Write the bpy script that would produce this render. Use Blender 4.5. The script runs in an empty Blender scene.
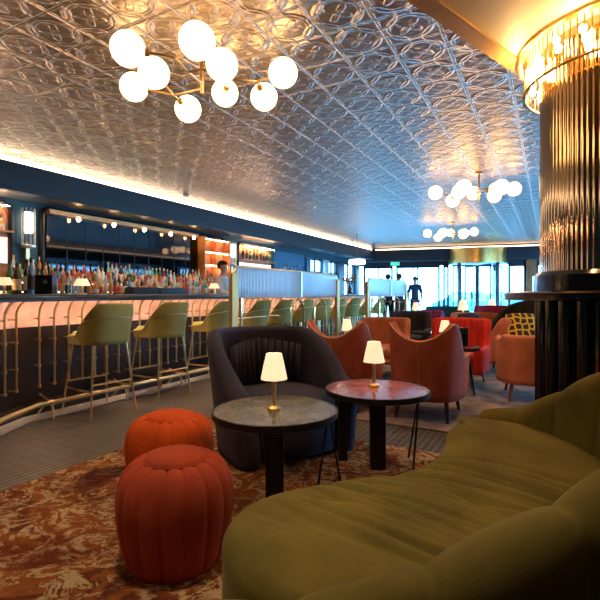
import bpy, bmesh, math, random
from math import sin, cos, pi, radians, sqrt, atan2
from mathutils import Vector, Matrix, noise

# ------------------------------------------------------------------ camera, world, exposure
S = bpy.context.scene
COL = S.collection
TH = 28.5                                     # the camera looks this many degrees left of the bar's length (+Y)
CT, ST = cos(radians(TH)), sin(radians(TH))
EYE = 1.13
cam = bpy.data.cameras.new('camera'); cam.sensor_width = 36; cam.lens = 27.6; cam.shift_y = -0.01
cam.clip_start = 0.02; cam.clip_end = 200
co = bpy.data.objects.new('camera', cam); COL.objects.link(co)
co.location = (0, 0, EYE); co.rotation_euler = (radians(90), 0, radians(TH)); S.camera = co

w = bpy.data.worlds.new('world'); S.world = w; w.use_nodes = True
bg = w.node_tree.nodes['Background']; bg.inputs[0].default_value = (0.20, 0.56, 1.0, 1); bg.inputs[1].default_value = 15.0
S.view_settings.view_transform = 'Standard'; S.view_settings.look = 'None'
S.view_settings.gamma = 1; S.view_settings.use_curve_mapping = False
S.view_settings.exposure = 0.55
try:
    S.cycles.max_bounces = 7; S.cycles.sample_clamp_indirect = 4; S.cycles.caustics_reflective = False
    S.cycles.caustics_refractive = False; S.cycles.use_denoising = True
except Exception: pass

def add_light(kind, name, loc, power, color, size=0.3, rot=(0, 0, 0), sizey=None, spot=None, portal=False):
    l = bpy.data.lights.new(name, kind); l.energy = power; l.color = color
    if kind == 'AREA':
        l.shape = 'RECTANGLE'; l.size = size; l.size_y = sizey or size
        if portal: l.cycles.is_portal = True
    else: l.shadow_soft_size = size
    if spot: l.spot_size = radians(spot); l.spot_blend = 0.9
    o = bpy.data.objects.new(name, l); COL.objects.link(o); o.location = loc; o.rotation_euler = rot
    return o
WARM = (1.0, 0.62, 0.32)
# spots without fittings, added as warm fill over the lounge and bar
for i, (x, y, p) in enumerate([(-1.3, 1.1, 60), (0.3, 1.5, 8), (-2.6, 3.4, 30), (-1.2, 5.0, 60), (0.1, 5.8, 60), (-1.6, 8.0, 70), (-3.6, 3.6, 90), (-3.6, 6.2, 90), (-3.6, 9.0, 80), (-5.2, 5.6, 60), (-5.2, 8.4, 60), (-2.5, -0.7, 48)]):
    add_light('SPOT', 'added_fill_spot', (x, y, 2.7 if x > -1.5 and y < 3 else 3.0), p, (1.0, 0.72, 0.45), 0.05, spot=100)
for i in range(8):      # spots added under the bulkhead to brighten the bottles and wall
    add_light('SPOT', 'back_bar_fill_spot', (-6.55, 3.6 + i * 0.95, 2.53), 34, (1.0, 0.7, 0.42), 0.04, spot=110)
# daylight portals in the window openings
add_light('AREA', 'far_window_daylight', (-3.6, 19.25, 1.25), 1, (1, 1, 1), 7.0, (radians(90), 0, radians(10.4)), 2.5, portal=True)
add_light('AREA', 'added_right_window_daylight', (4.7, 13.0, 1.3), 1, (1, 1, 1), 10, (radians(90), 0, radians(-90)), 2.1, portal=True)  # unseen right-hand window, added for blue light on ceiling and chairs
add_light('AREA', 'side_window_daylight', (-7.25, 15.9, 1.5), 1, (1, 1, 1), 4.6, (radians(90), 0, radians(90)), 1.8, portal=True)

# ------------------------------------------------------------------ materials
def mat(name):
    m = bpy.data.materials.new(name); m.use_nodes = True
    return m, m.node_tree, m.node_tree.nodes['Principled BSDF']
def setp(p, **k):
    for a, v in k.items():
        a = a.replace('_', ' ')
        if a in p.inputs:
            p.inputs[a].default_value = (*v, 1) if isinstance(v, tuple) and len(v) == 3 else v
def node(nt, t, **k):
    n = nt.nodes.new(t)
    for a, v in k.items(): setattr(n, a, v)
    return n
def ramp(nt, fac, stops, interp='LINEAR'):
    r = node(nt, 'ShaderNodeValToRGB'); r.color_ramp.interpolation = interp
    e = r.color_ramp.elements
    while len(e) < len(stops): e.new(0.5)
    for q, (pos, c) in zip(e, stops): q.position = pos; q.color = (*c, 1)
    nt.links.new(fac, r.inputs[0]); return r.outputs[0]
class E:                                        # arithmetic on node sockets
    def __init__(s, nt, v): s.nt = nt; s.v = v
    def op(s, o, *a):
        n = node(s.nt, 'ShaderNodeMath', operation=o)
        for i, x in enumerate((s,) + a):
            x = x.v if isinstance(x, E) else x
            if isinstance(x, (int, float)): n.inputs[i].default_value = x
            else: s.nt.links.new(x, n.inputs[i])
        return E(s.nt, n.outputs[0])
    def __add__(s, b): return s.op('ADD', b)
    def __sub__(s, b): return s.op('SUBTRACT', b)
    def __mul__(s, b): return s.op('MULTIPLY', b)
    def __truediv__(s, b): return s.op('DIVIDE', b)
def simple(name, col, rough=0.5, metal=0.0, emit=None, es=0, var=0.12, scale=6, bump=0.0, bscale=60, **k):
    """principled with a procedural colour variation (and optional fine bump)"""
    m, nt, p = mat(name)
    setp(p, Roughness=rough, Metallic=metal)
    if 'coat' in k: p.inputs['Coat Weight'].default_value = k['coat']; p.inputs['Coat Roughness'].default_value = .08
    if 'sheen' in k: p.inputs['Sheen Weight'].default_value = k['sheen']; p.inputs['Sheen Roughness'].default_value = .35; p.inputs['Sheen Tint'].default_value = (*[min(1, c * 1.6 + .15) for c in col], 1)
    if 'spec' in k: p.inputs['Specular IOR Level'].default_value = k['spec']
    if 'trans' in k: p.inputs['Transmission Weight'].default_value = k['trans']
    tc = node(nt, 'ShaderNodeTexCoord'); nz = node(nt, 'ShaderNodeTexNoise'); nz.inputs['Scale'].default_value = scale
    nz.inputs['Detail'].default_value = 4
    nt.links.new(tc.outputs['Object'], nz.inputs['Vector'])
    lo = tuple(c * (1 - var) for c in col); hi = tuple(min(1, c * (1 + var)) for c in col)
    nt.links.new(ramp(nt, nz.outputs[0], [(.3, lo), (.7, hi)]), p.inputs['Base Color'])
    if emit: p.inputs['Emission Color'].default_value = (*emit, 1); p.inputs['Emission Strength'].default_value = es
    if bump:
        n2 = node(nt, 'ShaderNodeTexNoise'); n2.inputs['Scale'].default_value = bscale
        nt.links.new(tc.outputs['Object'], n2.inputs['Vector'])
        b = node(nt, 'ShaderNodeBump'); b.inputs['Strength'].default_value = bump; b.inputs['Distance'].default_value = .01
        nt.links.new(n2.outputs[0], b.inputs['Height']); nt.links.new(b.outputs[0], p.inputs['Normal'])
    return m
def velvet(name, col, **k): return simple(name, col, rough=.85, sheen=k.get('sheen', .5), var=k.get('var', .22), scale=k.get('scale', 5), bump=.12, bscale=160, spec=.2)
M = {}
M['green_velvet'] = velvet('green_velvet', (.165, .135, .03), sheen=.35, scale=3.5, var=.28)
M['stool_velvet'] = velvet('olive_stool_velvet', (.36, .32, .10), sheen=.5)
M['orange_velvet'] = velvet('orange_pouf_velvet', (.42, .065, .028), sheen=.3)
M['bright_orange_velvet'] = velvet('bright_orange_pouf_velvet', (.66, .09, .012), sheen=.3)
M['navy_velvet'] = velvet('navy_velvet', (.04, .036, .06), sheen=.45)
M['rust_velvet'] = velvet('rust_velvet', (.50, .115, .075), sheen=.3)
M['terracotta_velvet'] = velvet('terracotta_velvet', (.48, .15, .07), sheen=.3)
M['salmon_velvet'] = velvet('salmon_velvet', (.62, .2, .11), sheen=.3)
M['red_velvet'] = velvet('red_velvet', (.6, .035, .02), sheen=.3)
M['crimson_velvet'] = velvet('crimson_velvet', (.38, .015, .02), sheen=.3)
M['charcoal_velvet'] = velvet('charcoal_velvet', (.035, .035, .045), sheen=.4)
M['teal_velvet'] = velvet('dark_green_velvet', (.01, .05, .045), sheen=.4)
M['piping'] = simple('tan_piping', (.62, .34, .17), .5)
M['brass'] = simple('brass', (.86, .64, .30), .3, 1.0, var=.1)
M['post_brass'] = simple('satin_brass', (.55, .32, .10), .5, .7)
M['pale_brass'] = simple('pale_brass', (.85, .66, .36), .2, 1.0, var=.08)
M['bronze'] = simple('aged_brass', (.62, .4, .17), .3, 1.0)
M['black_metal'] = simple('black_metal', (.012, .012, .014), .4, .3)
M['black_gloss'] = simple('black_lacquer', (.008, .009, .012), .16, 0, coat=.6)
M['dark_wood'] = simple('dark_bar_front', (.022, .016, .014), .55, 0, spec=.2, scale=3, var=.5)
M['wood_leg'] = simple('dark_leg_wood', (.03, .015, .01), .4)
M['red_wood'] = simple('reddish_leg_wood', (.2, .05, .02), .4)
M['teal_paint'] = simple('teal_wall_paint', (.018, .075, .105), .55, bump=.05)
M['blue_paint'] = simple('blue_wall_paint', (.02, .16, .3), .5)
M['dark_teal'] = simple('dark_teal_trim', (.012, .028, .04), .45)
M['bulkhead'] = simple('bulkhead_paint', (.02, .038, .055), .5)
M['soffit_under'] = simple('soffit_satin_paint', (.12, .14, .15), .3)
M['gold_paint'] = simple('gilded_soffit_paint', (.74, .60, .40), .5, .05, var=.06, scale=1.2)
M['gold_trim'] = simple('gold_trim_leaf', (.8, .52, .16), .3, .9)
M['led'] = simple('led_strip', (1, 1, 1), emit=(1.0, .74, .50), es=4.5, var=0)
M['led_warm'] = simple('warm_led_strip', (1, .8, .6), emit=(1.0, .60, .38), es=75, var=0)
M['led_soft'] = simple('soft_led_strip', (1, .8, .6), emit=(1.0, .6, .34), es=3.5, var=0)
M['globe'] = simple('opal_globe_glass', (1, .95, .85), .3, emit=(1.0, .60, .27), es=6.0, var=0)
M['shade'] = simple('lit_lamp_shade', (.75, .6, .42), .8, emit=(1.0, .64, .38), es=.8, var=0)
M['bulb'] = simple('glowing_bulb', (1, .9, .7), emit=(1.0, .62, .26), es=45, var=0)
M['tube'] = simple('lit_frosted_tube', (1, .95, .9), emit=(1.0, .86, .72), es=3.0, var=0)
M['copper'] = simple('copper_strip', (.75, .3, .12), .3, .9)
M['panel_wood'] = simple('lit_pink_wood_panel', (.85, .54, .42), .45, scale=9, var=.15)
M['warm_wood'] = simple('warm_cabinet_wood', (.5, .2, .06), .4, scale=4, var=.3)
M['curb'] = simple('pale_stone_curb', (.32, .31, .31), .35, scale=30, var=.3)
M['steel'] = simple('brushed_steel', (.6, .62, .65), .3, 1)
M['skin'] = simple('skin', (.55, .3, .2), .5)
M['hair'] = simple('dark_hair', (.03, .015, .01), .6)
M['white_cloth'] = simple('white_cotton', (.7, .68, .66), .8)
M['navy_cloth'] = simple('navy_cotton', (.02, .035, .08), .8)
M['dark_cloth'] = simple('dark_cotton', (.012, .014, .02), .8)
M['leaf'] = simple('leaf_green', (.04, .14, .03), .5)
M['petal'] = simple('orange_petal', (.8, .25, .04), .5)
M['concrete'] = simple('pale_facade', (.8, .82, .8), .8)
M['street'] = simple('street_asphalt', (.25, .3, .33), .8)
M['car_paint'] = simple('grey_blue_car_paint', (.1, .22, .3), .3, coat=.5)
M['tyre'] = simple('tyre_rubber', (.02, .02, .02), .8)
M['white_plastic'] = simple('white_plastic', (.7, .7, .7), .5)
M['yellow_cloth'] = simple('yellow_cushion', (.8, .5, .02), .8)
M['green_light'] = simple('exit_sign_green', (.1, .8, .5), emit=(.15, .9, .6), es=.5, var=0)
M['plinth'] = simple('black_marble', (.015, .013, .014), .12, coat=.5, scale=12, var=.8)
M['lit_frost'] = simple('backlit_frosted_panel', (1, .95, .9), emit=(1, .70, .48), es=.8, var=0)

def seat_pattern():          # purple chair with a red spotted weave
    m, nt, p = mat('purple_dotted_fabric'); setp(p, Roughness=.8)
    tc = node(nt, 'ShaderNodeTexCoord'); v = node(nt, 'ShaderNodeTexVoronoi'); v.inputs['Scale'].default_value = 13; v.inputs['Randomness'].default_value = 0
    nt.links.new(tc.outputs['Object'], v.inputs['Vector'])
    nt.links.new(ramp(nt, v.outputs['Distance'], [(.35, (.55, .04, .12)), (.42, (.10, .02, .16))]), p.inputs['Base Color']); return m
M['purple_fabric'] = seat_pattern()
def hexa():                  # yellow honeycomb on dark brown
    m, nt, p = mat('honeycomb_fabric'); setp(p, Roughness=.8)
    tc = node(nt, 'ShaderNodeTexCoord'); v = node(nt, 'ShaderNodeTexVoronoi', feature='DISTANCE_TO_EDGE', voronoi_dimensions='2D'); v.inputs['Scale'].default_value = 12; v.inputs['Randomness'].default_value = .35
    nt.links.new(tc.outputs['Object'], v.inputs['Vector'])
    nt.links.new(ramp(nt, v.outputs['Distance'], [(.10, (.85, .55, .03)), (.16, (.05, .02, .01))]), p.inputs['Base Color']); return m
M['honeycomb'] = hexa()

def tin():                   # pressed tin ceiling
    m, nt, p = mat('pressed_tin'); setp(p, Metallic=.88, Roughness=.33)
    g = node(nt, 'ShaderNodeNewGeometry'); sp = node(nt, 'ShaderNodeSeparateXYZ'); nt.links.new(g.outputs['Position'], sp.inputs[0])
    P = 0.385
    X = (E(nt, sp.outputs[0]) + 20 * P + 1.08) / P; Y = (E(nt, sp.outputs[1]) + 20 * P) / P
    u = X.op('FRACT') - .5; v = Y.op('FRACT') - .5
    r = (u * u + v * v).op('SQRT')
    au = u.op('ABSOLUTE'); av = v.op('ABSOLUTE')
    cu = au * -1 + .5; cv = av * -1 + .5
    rc = (cu * cu + cv * cv).op('SQRT')
    def ring(d, r0, wd):
        q = (d - r0) / wd
        return (q * q * -1).op('EXPONENT')
    def star(uu, vv, rr, k, ph, r0, amp, soft):
        a = vv.op('ARCTAN2', uu) * k + ph
        lim = a.op('COSINE') * amp + r0
        q = (lim - rr) / soft
        n = q.op('MINIMUM', 1.0); return n.op('MAXIMUM', 0.0)
    h = ring(r, .43, .03) + ring(r, .36, .018) * .5
    h = h + ring(rc, .38, .024) * .9  + star(cu, cv, rc, 4.0, 0, .15, .09, .05) * .8
    h = h + star(u, v, r, 4.0, pi, .20, .10, .05) * .9 + star(u, v, r, 8.0, 0, .09, .03, .03) * .5
    edge = cu.op('MINIMUM', cv)
    h = h + ring(edge, .0, .016) * -1.0 + ring(edge, .03, .010) * .4
    nz = node(nt, 'ShaderNodeTexNoise'); nz.inputs['Scale'].default_value = 22; nz.inputs['Detail'].default_value = 3
    nt.links.new(g.outputs['Position'], nz.inputs['Vector'])
    h2 = h + E(nt, nz.outputs[0]) * .6
    b = node(nt, 'ShaderNodeBump'); b.inputs['Strength'].default_value = 1.0; b.inputs['Distance'].default_value = .013
    nt.links.new(h2.v, b.inputs['Height']); nt.links.new(b.outputs[0], p.inputs['Normal'])
    nt.links.new(ramp(nt, nz.outputs[0], [(.3, (.38, .31, .25)), (.7, (.55, .45, .36))]), p.inputs['Base Color'])
    return m
M['tin'] = tin()

def ribbed_floor():
    m, nt, p = mat('ribbed_dark_flooring'); setp(p, Roughness=.42)
    g = node(nt, 'ShaderNodeNewGeometry'); sp = node(nt, 'ShaderNodeSeparateXYZ'); nt.links.new(g.outputs['Position'], sp.inputs[0])
    s = (E(nt, sp.outputs[0]) * (2 * pi / .05)).op('SINE'); s2 = (E(nt, sp.outputs[1]) * (2 * pi / .10)).op('SINE')
    hh = s * .5 + .5
    mp = node(nt, 'ShaderNodeMapping'); mp.inputs['Scale'].default_value = (14, 1.6, 1)
    nz = node(nt, 'ShaderNodeTexNoise'); nz.inputs['Scale'].default_value = 3; nz.inputs['Detail'].default_value = 6
    nt.links.new(g.outputs['Position'], mp.inputs[0]); nt.links.new(mp.outputs[0], nz.inputs['Vector'])
    f = hh * .45 + E(nt, nz.outputs[0]) * .55 + s2 * .06
    nt.links.new(ramp(nt, f.v, [(.15, (.035, .031, .030)), (.55, (.105, .092, .085)), (.95, (.21, .185, .17))]), p.inputs['Base Color'])
    b = node(nt, 'ShaderNodeBump'); b.inputs['Strength'].default_value = .5; b.inputs['Distance'].default_value = .004
    nt.links.new(hh.v, b.inputs['Height']); nt.links.new(b.outputs[0], p.inputs['Normal'])
    return m
M['floor'] = ribbed_floor()

def rug_mat(name, stops, sc1=1.6, sc2=9):
    m, nt, p = mat(name); setp(p, Roughness=.95); p.inputs['Specular IOR Level'].default_value = .1
    g = node(nt, 'ShaderNodeNewGeometry')
    n1 = node(nt, 'ShaderNodeTexNoise'); n1.inputs['Scale'].default_value = sc1; n1.inputs['Detail'].default_value = 7; n1.inputs['Roughness'].default_value = .62; n1.inputs['Distortion'].default_value = 1.3
    nt.links.new(g.outputs['Position'], n1.inputs['Vector'])
    n2 = node(nt, 'ShaderNodeTexNoise'); n2.inputs['Scale'].default_value = sc2; n2.inputs['Detail'].default_value = 9; n2.inputs['Roughness'].default_value = .7; n2.inputs['Distortion'].default_value = .8
    nt.links.new(g.outputs['Position'], n2.inputs['Vector'])
    base = ramp(nt, n1.outputs[0], stops)
    # cream vein network
    n3 = node(nt, 'ShaderNodeTexNoise'); n3.inputs['Scale'].default_value = 5.5; n3.inputs['Detail'].default_value = 8; n3.inputs['Roughness'].default_value = .68; n3.inputs['Distortion'].default_value = 2.0
    nt.links.new(g.outputs['Position'], n3.inputs['Vector'])
    vein = ((E(nt, n3.outputs[0]) - .5).op('ABSOLUTE') * -32 + 1.25)
    patch = (E(nt, n2.outputs[0]) - .49) * 9
    fac = (vein + patch).op('MAXIMUM', 0).op('MINIMUM', 1)
    lim = (E(nt, n1.outputs[0]) - .36) * 8
    fac = fac * lim.op('MAXIMUM', .15).op('MINIMUM', 1)
    mx = node(nt, 'ShaderNodeMix', data_type='RGBA'); nt.links.new(fac.v, mx.inputs[0]); nt.links.new(base, mx.inputs[6]); mx.inputs[7].default_value = (.50, .36, .20, 1)
    nt.links.new(mx.outputs[2], p.inputs['Base Color'])
    b = node(nt, 'ShaderNodeBump'); b.inputs['Strength'].default_value = .5; b.inputs['Distance'].default_value = .01
    nt.links.new(n2.outputs[0], b.inputs['Height']); nt.links.new(b.outputs[0], p.inputs['Normal']); return m
M['rug'] = rug_mat('patterned_rug', [(.30, (.05, .012, .012)), (.43, (.17, .04, .016)), (.52, (.30, .10, .028)), (.58, (.11, .03, .018)), (.66, (.26, .07, .02)), (.78, (.10, .03, .02))])
M['rug2'] = simple('brown_shaggy_rug', (.19, .125, .09), .95, scale=5, var=.6, bump=.8, bscale=40)

def stone(name, lo, hi, cream):
    m, nt, p = mat(name); setp(p, Roughness=.16); p.inputs['Coat Weight'].default_value = .4
    tc = node(nt, 'ShaderNodeTexCoord'); v = node(nt, 'ShaderNodeTexVoronoi', feature='DISTANCE_TO_EDGE'); v.inputs['Scale'].default_value = 60
    n = node(nt, 'ShaderNodeTexNoise'); n.inputs['Scale'].default_value = 9; n.inputs['Detail'].default_value = 6
    nt.links.new(tc.outputs['Object'], v.inputs['Vector']); nt.links.new(tc.outputs['Object'], n.inputs['Vector'])
    base = ramp(nt, n.outputs[0], [(.35, lo), (.62, hi)])
    f = ramp(nt, v.outputs[0], [(.03, (1, 1, 1)), (.12, (0, 0, 0))])
    mx = node(nt, 'ShaderNodeMix', data_type='RGBA'); nt.links.new(f, mx.inputs[0]); nt.links.new(base, mx.inputs[6]); mx.inputs[7].default_value = (*cream, 1)
    nt.links.new(mx.outputs[2], p.inputs['Base Color'])
    b = node(nt, 'ShaderNodeBump'); b.inputs['Strength'].default_value = .25; b.inputs['Distance'].default_value = .002
    nt.links.new(v.outputs[0], b.inputs['Height']); nt.links.new(b.outputs[0], p.inputs['Normal']); return m
M['grey_stone'] = stone('grey_crackled_stone', (.10, .095, .085), (.24, .22, .19), (.26, .245, .21))
M['pink_stone'] = stone('pink_crackled_stone', (.38, .07, .09), (.55, .16, .17), (.58, .26, .26))

def mirror(name, col, rough=.04):
    return simple(name, col, rough, 1.0, var=.03)
M['dark_mirror'] = mirror('smoked_mirror', (.045, .045, .05))
M['gold_mirror'] = mirror('bronze_mirror', (.42, .31, .19), .10)
M['gold_rods'] = mirror('gold_glass_rods', (.7, .5, .22), .15)
def pane(name, tint, refl=.12, mixw=.0):
    m = bpy.data.materials.new(name); m.use_nodes = True; nt = m.node_tree; nt.nodes.clear()
    o = node(nt, 'ShaderNodeOutputMaterial'); t = node(nt, 'ShaderNodeBsdfTransparent'); t.inputs[0].default_value = (*tint, 1)
    g = node(nt, 'ShaderNodeBsdfGlossy'); g.inputs['Roughness'].default_value = .03
    mx = node(nt, 'ShaderNodeMixShader'); mx.inputs[0].default_value = refl
    nt.links.new(t.outputs[0], mx.inputs[1]); nt.links.new(g.outputs[0], mx.inputs[2]); nt.links.new(mx.outputs[0], o.inputs[0]); return m
M['pane'] = pane('window_glass', (.93, .98, 1.0), .08)
M['door_pane'] = pane('door_glass', (.86, .95, .98), .1)
def reeded():
    m, nt, p = mat('reeded_glass'); setp(p, Roughness=.14, Base_Color=(.97, .99, 1.0)); p.inputs['Transmission Weight'].default_value = .5; p.inputs['IOR'].default_value = 1.3
    p.inputs['Subsurface Weight'].default_value = 0
    g = node(nt, 'ShaderNodeNewGeometry'); sp = node(nt, 'ShaderNodeSeparateXYZ'); nt.links.new(g.outputs['Position'], sp.inputs[0])
    s = (E(nt, sp.outputs[1]) * (2 * pi / .06)).op('SINE').op('ABSOLUTE')
    b = node(nt, 'ShaderNodeBump'); b.inputs['Strength'].default_value = .9; b.inputs['Distance'].default_value = .02
    nt.links.new(s.v, b.inputs['Height']); nt.links.new(b.outputs[0], p.inputs['Normal']); return m
M['reeded'] = reeded()
M['clear_rods'] = simple('pale_glass_rods', (.75, .72, .66), .12, 0, coat=.5)

# ------------------------------------------------------------------ mesh helpers
class MB:
    def __init__(s): s.b = bmesh.new(); s.mi = 0
    def _tag(s, n0):
        s.b.faces.ensure_lookup_table()
        for f in s.b.faces[n0:]: f.material_index = s.mi
    def box(s, c, d, rz=0, bev=0, mat4=None):
        n0 = len(s.b.faces)
        r = bmesh.ops.create_cube(s.b, size=1)
        m = Matrix.Translation(c) @ Matrix.Rotation(rz, 4, 'Z') @ (mat4 or Matrix.Identity(4)) @ Matrix.Diagonal((*d, 1))
        bmesh.ops.transform(s.b, matrix=m, verts=r['verts'])
        if bev:
            ed = list({e for v in r['verts'] for e in v.link_edges})
            bmesh.ops.bevel(s.b, geom=ed, offset=bev, segments=3, affect='EDGES', profile=.6)
        s._tag(n0); return s
    def grid(s, rows, closed_u=False, closed_v=False, cap0=False, cap1=False):
        """rows: list of lists of points; closed_v joins last/first point of each row"""
        n0 = len(s.b.faces)
        R = [[s.b.verts.new(p) for p in r] for r in rows]
        nr, nc = len(R), len(R[0])
        for i in range(nr if closed_u else nr - 1):
            for j in range(nc if closed_v else nc - 1):
                a, b_, c, d = R[i][j], R[i][(j + 1) % nc], R[(i + 1) % nr][(j + 1) % nc], R[(i + 1) % nr][j]
                try: s.b.faces.new((a, b_, c, d))
                except ValueError: pass
        if cap0: s.b.faces.new(list(reversed(R[0])))
        if cap1: s.b.faces.new(R[-1])
        s._tag(n0); return s
    def lathe(s, prof, seg=24, c=(0, 0, 0), fn=None):
        rows = []
        for r, z in prof:
            row = []
            for k in range(seg):
                a = 2 * pi * k / seg; rr = max(r, 1e-4) * (fn(a, z) if fn else 1)
                row.append((c[0] + rr * cos(a), c[1] + rr * sin(a), c[2] + z))
            rows.append(row)
        return s.grid(rows, closed_v=True, cap0=True, cap1=True)
    def ring(s, prof, seg=48, c=(0, 0, 0)):
        return s.grid([[(c[0] + r * cos(2 * pi * k / seg), c[1] + r * sin(2 * pi * k / seg), c[2] + z) for k in range(seg)] for r, z in prof], closed_u=True, closed_v=True)
    def tube(s, pts, r, seg=8, r2=None, closed=False):
        pts = [Vector(p) for p in pts]; rows = []; n = len(pts)
        up = Vector((0, 0, 1)); prev = None
        for i, p in enumerate(pts):
            if closed: t = pts[(i + 1) % n] - pts[i - 1]
            else: t = pts[min(i + 1, n - 1)] - pts[max(i - 1, 0)]
            t.normalize()
            if prev is None:
                a = t.cross(up)
                if a.length < .05: a = t.cross(Vector((1, 0, 0)))
                a.normalize()
            else:
                a = prev - t * prev.dot(t); a.normalize()
            prev = a; b_ = t.cross(a)
            rr = r if r2 is None else r + (r2 - r) * i / max(1, n - 1)
            rows.append([p + (a * cos(2 * pi * k / seg) + b_ * sin(2 * pi * k / seg)) * rr for k in range(seg)])
        return s.grid(rows, closed_u=closed, closed_v=True, cap0=not closed, cap1=not closed)
    def ball(s, c, r, seg=24, sc=(1, 1, 1)):
        n0 = len(s.b.faces)
        q = bmesh.ops.create_uvsphere(s.b, u_segments=seg, v_segments=max(6, seg // 2), radius=r)
        bmesh.ops.transform(s.b, matrix=Matrix.Translation(c) @ Matrix.Diagonal((*sc, 1)), verts=q['verts']); s._tag(n0); return s
    def prism(s, poly, z0, z1):
        n0 = len(s.b.faces)
        a = [s.b.verts.new((x, y, z0)) for x, y in poly]; b_ = [s.b.verts.new((x, y, z1)) for x, y in poly]
        s.b.faces.new(list(reversed(a))); s.b.faces.new(b_)
        n = len(poly)
        for i in range(n): s.b.faces.new((a[i], a[(i + 1) % n], b_[(i + 1) % n], b_[i]))
        s._tag(n0); return s
    def build(s, name, mats, parent=None, smooth=False, loc=None, rz=None):
        me = bpy.data.meshes.new(name)
        bmesh.ops.recalc_face_normals(s.b, faces=s.b.faces[:])
        s.b.to_mesh(me); s.b.free()
        for m in (mats if isinstance(mats, (list, tuple)) else [mats]): me.materials.append(M[m] if isinstance(m, str) else m)
        if smooth:
            for p in me.polygons: p.use_smooth = True
            if smooth != 'all':
                try: me.set_sharp_from_angle(angle=radians(40))
                except Exception: pass
        o = bpy.data.objects.new(name, me); COL.objects.link(o)
        if parent: o.parent = parent
        if loc: o.location = loc
        if rz is not None: o.rotation_euler.z = rz
        return o
def tag(o, label=None, cat=None, group=None, kind=None):
    if label: o['label'] = label
    if cat: o['category'] = cat
    if group: o['group'] = group
    if kind: o['kind'] = kind
    return o
def thing(name, label, cat, loc=(0, 0, 0), rz=0, group=None):
    o = bpy.data.objects.new(name, None); COL.objects.link(o); o.location = loc; o.rotation_euler.z = rz
    o.empty_display_size = .1
    return tag(o, label, cat, group)
CH = {}
def copy_tree(o, parent=None):
    c = o.copy(); COL.objects.link(c)
    if parent: c.parent = parent
    for ch in list(o.children): copy_tree(ch, c)
    return c
def struct(name, mb, m, **k): return tag(mb.build(name, m, **k), kind='structure')
def cw(px, d):                 # a bearing (in the 600-wide frame) and a depth to floor coordinates
    X = (px - 300) / 460 * d
    return (X * CT - d * ST, X * ST + d * CT)
def cl(X, d): return (X * CT - d * ST, X * ST + d * CT)
def spline(pts, n):
    P = [Vector(p) for p in pts]; P = [P[0] * 2 - P[1]] + P + [P[-1] * 2 - P[-2]]
    segs = len(P) - 3; out = []
    for k in range(n):
        t = k / (n - 1) * segs; i = min(int(t), segs - 1); t -= i
        a, b, c, d = P[i:i + 4]
        out.append(.5 * ((2 * b) + (c - a) * t + (2 * a - 5 * b + 4 * c - d) * t * t + (3 * b - a - 3 * c + d) * t ** 3))
    return out
def even(pts, n):              # resample by length
    L = [0]
    for a, b in zip(pts, pts[1:]): L.append(L[-1] + (b - a).length)
    out = []; i = 0
    for k in range(n):
        t = L[-1] * k / (n - 1)
        while i < len(L) - 2 and L[i + 1] < t: i += 1
        q = (t - L[i]) / max(1e-9, L[i + 1] - L[i]); out.append(pts[i].lerp(pts[i + 1], min(1, max(0, q))))
    return out
def shell(mb, pts, h, th, z0, lean=0., m=6, inner_z0=None, capround=True):
    """upholstered shell: an upright band along the plan path pts, height h(s), thickness th(s), outward lean"""
    n = len(pts); rows = []
    hf = h if callable(h) else (lambda s: h); tf = th if callable(th) else (lambda s: th)
    lf = lean if callable(lean) else (lambda s: lean); zf = z0 if callable(z0) else (lambda s: z0)
    for i, p in enumerate(pts):
        s = i / (n - 1)
        t = (pts[min(n - 1, i + 1)] - pts[max(0, i - 1)]); t.z = 0; t.normalize()
        nn = Vector((t.y, -t.x, 0))           # outward when the path runs with the inside on its left
        hh, tt = hf(s), tf(s)
        edge = min(1, sqrt(max(0, 1 - max(0, 1 - s * (n - 1) / 3) ** 2)), sqrt(max(0, 1 - max(0, 1 - (1 - s) * (n - 1) / 3) ** 2)))
        tt2 = tt * (.25 + .75 * edge) / 2; hh = hh - (1 - edge) * tt * .5
        z_0 = zf(s); row = []
        for k in range(m + 1):
            z = z_0 + (hh - tt2 - z_0) * k / m; row.append(p + nn * (tt2 + lf(s) * (z - z_0)) + Vector((0, 0, z)))
        for k in range(1, 6):
            a = pi * k / 6; z = hh - tt2 + tt2 * sin(a); row.append(p + nn * (tt2 * cos(a) + lf(s) * (z - z_0)) + Vector((0, 0, z)))
        for k in range(m, -1, -1):
            z = z_0 + (hh - tt2 - z_0) * k / m; row.append(p + nn * (-tt2 + lf(s) * (z - z_0)) + Vector((0, 0, z)))
        rows.append(row)
    return mb.grid(rows, closed_v=True, cap0=True, cap1=True)
def top_edge(pts, h, th, z0, lean, side=1, lift=0.0):
    n = len(pts); out = []
    for i, p in enumerate(pts):
        s = i / (n - 1); t = (pts[min(n - 1, i + 1)] - pts[max(0, i - 1)]); t.z = 0; t.normalize()
        nn = Vector((t.y, -t.x, 0)); z = h(s) - th * .18
        out.append(p + nn * (side * th * .42 + lean * (z - z0)) + Vector((0, 0, z + lift)))
    return out

# ------------------------------------------------------------------ the room shell
CZ = 3.05
struct('floor', MB().prism([(-9, -3), (4.6, -3), (4.6, 20.0), (-9, 20.0)], -.1, 0), 'floor')
struct('ceiling', MB().prism([(-7.2, -3), (4.6, -3), (4.6, 20.0), (-7.2, 20.0)], CZ, CZ + .1), 'tin')
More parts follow.
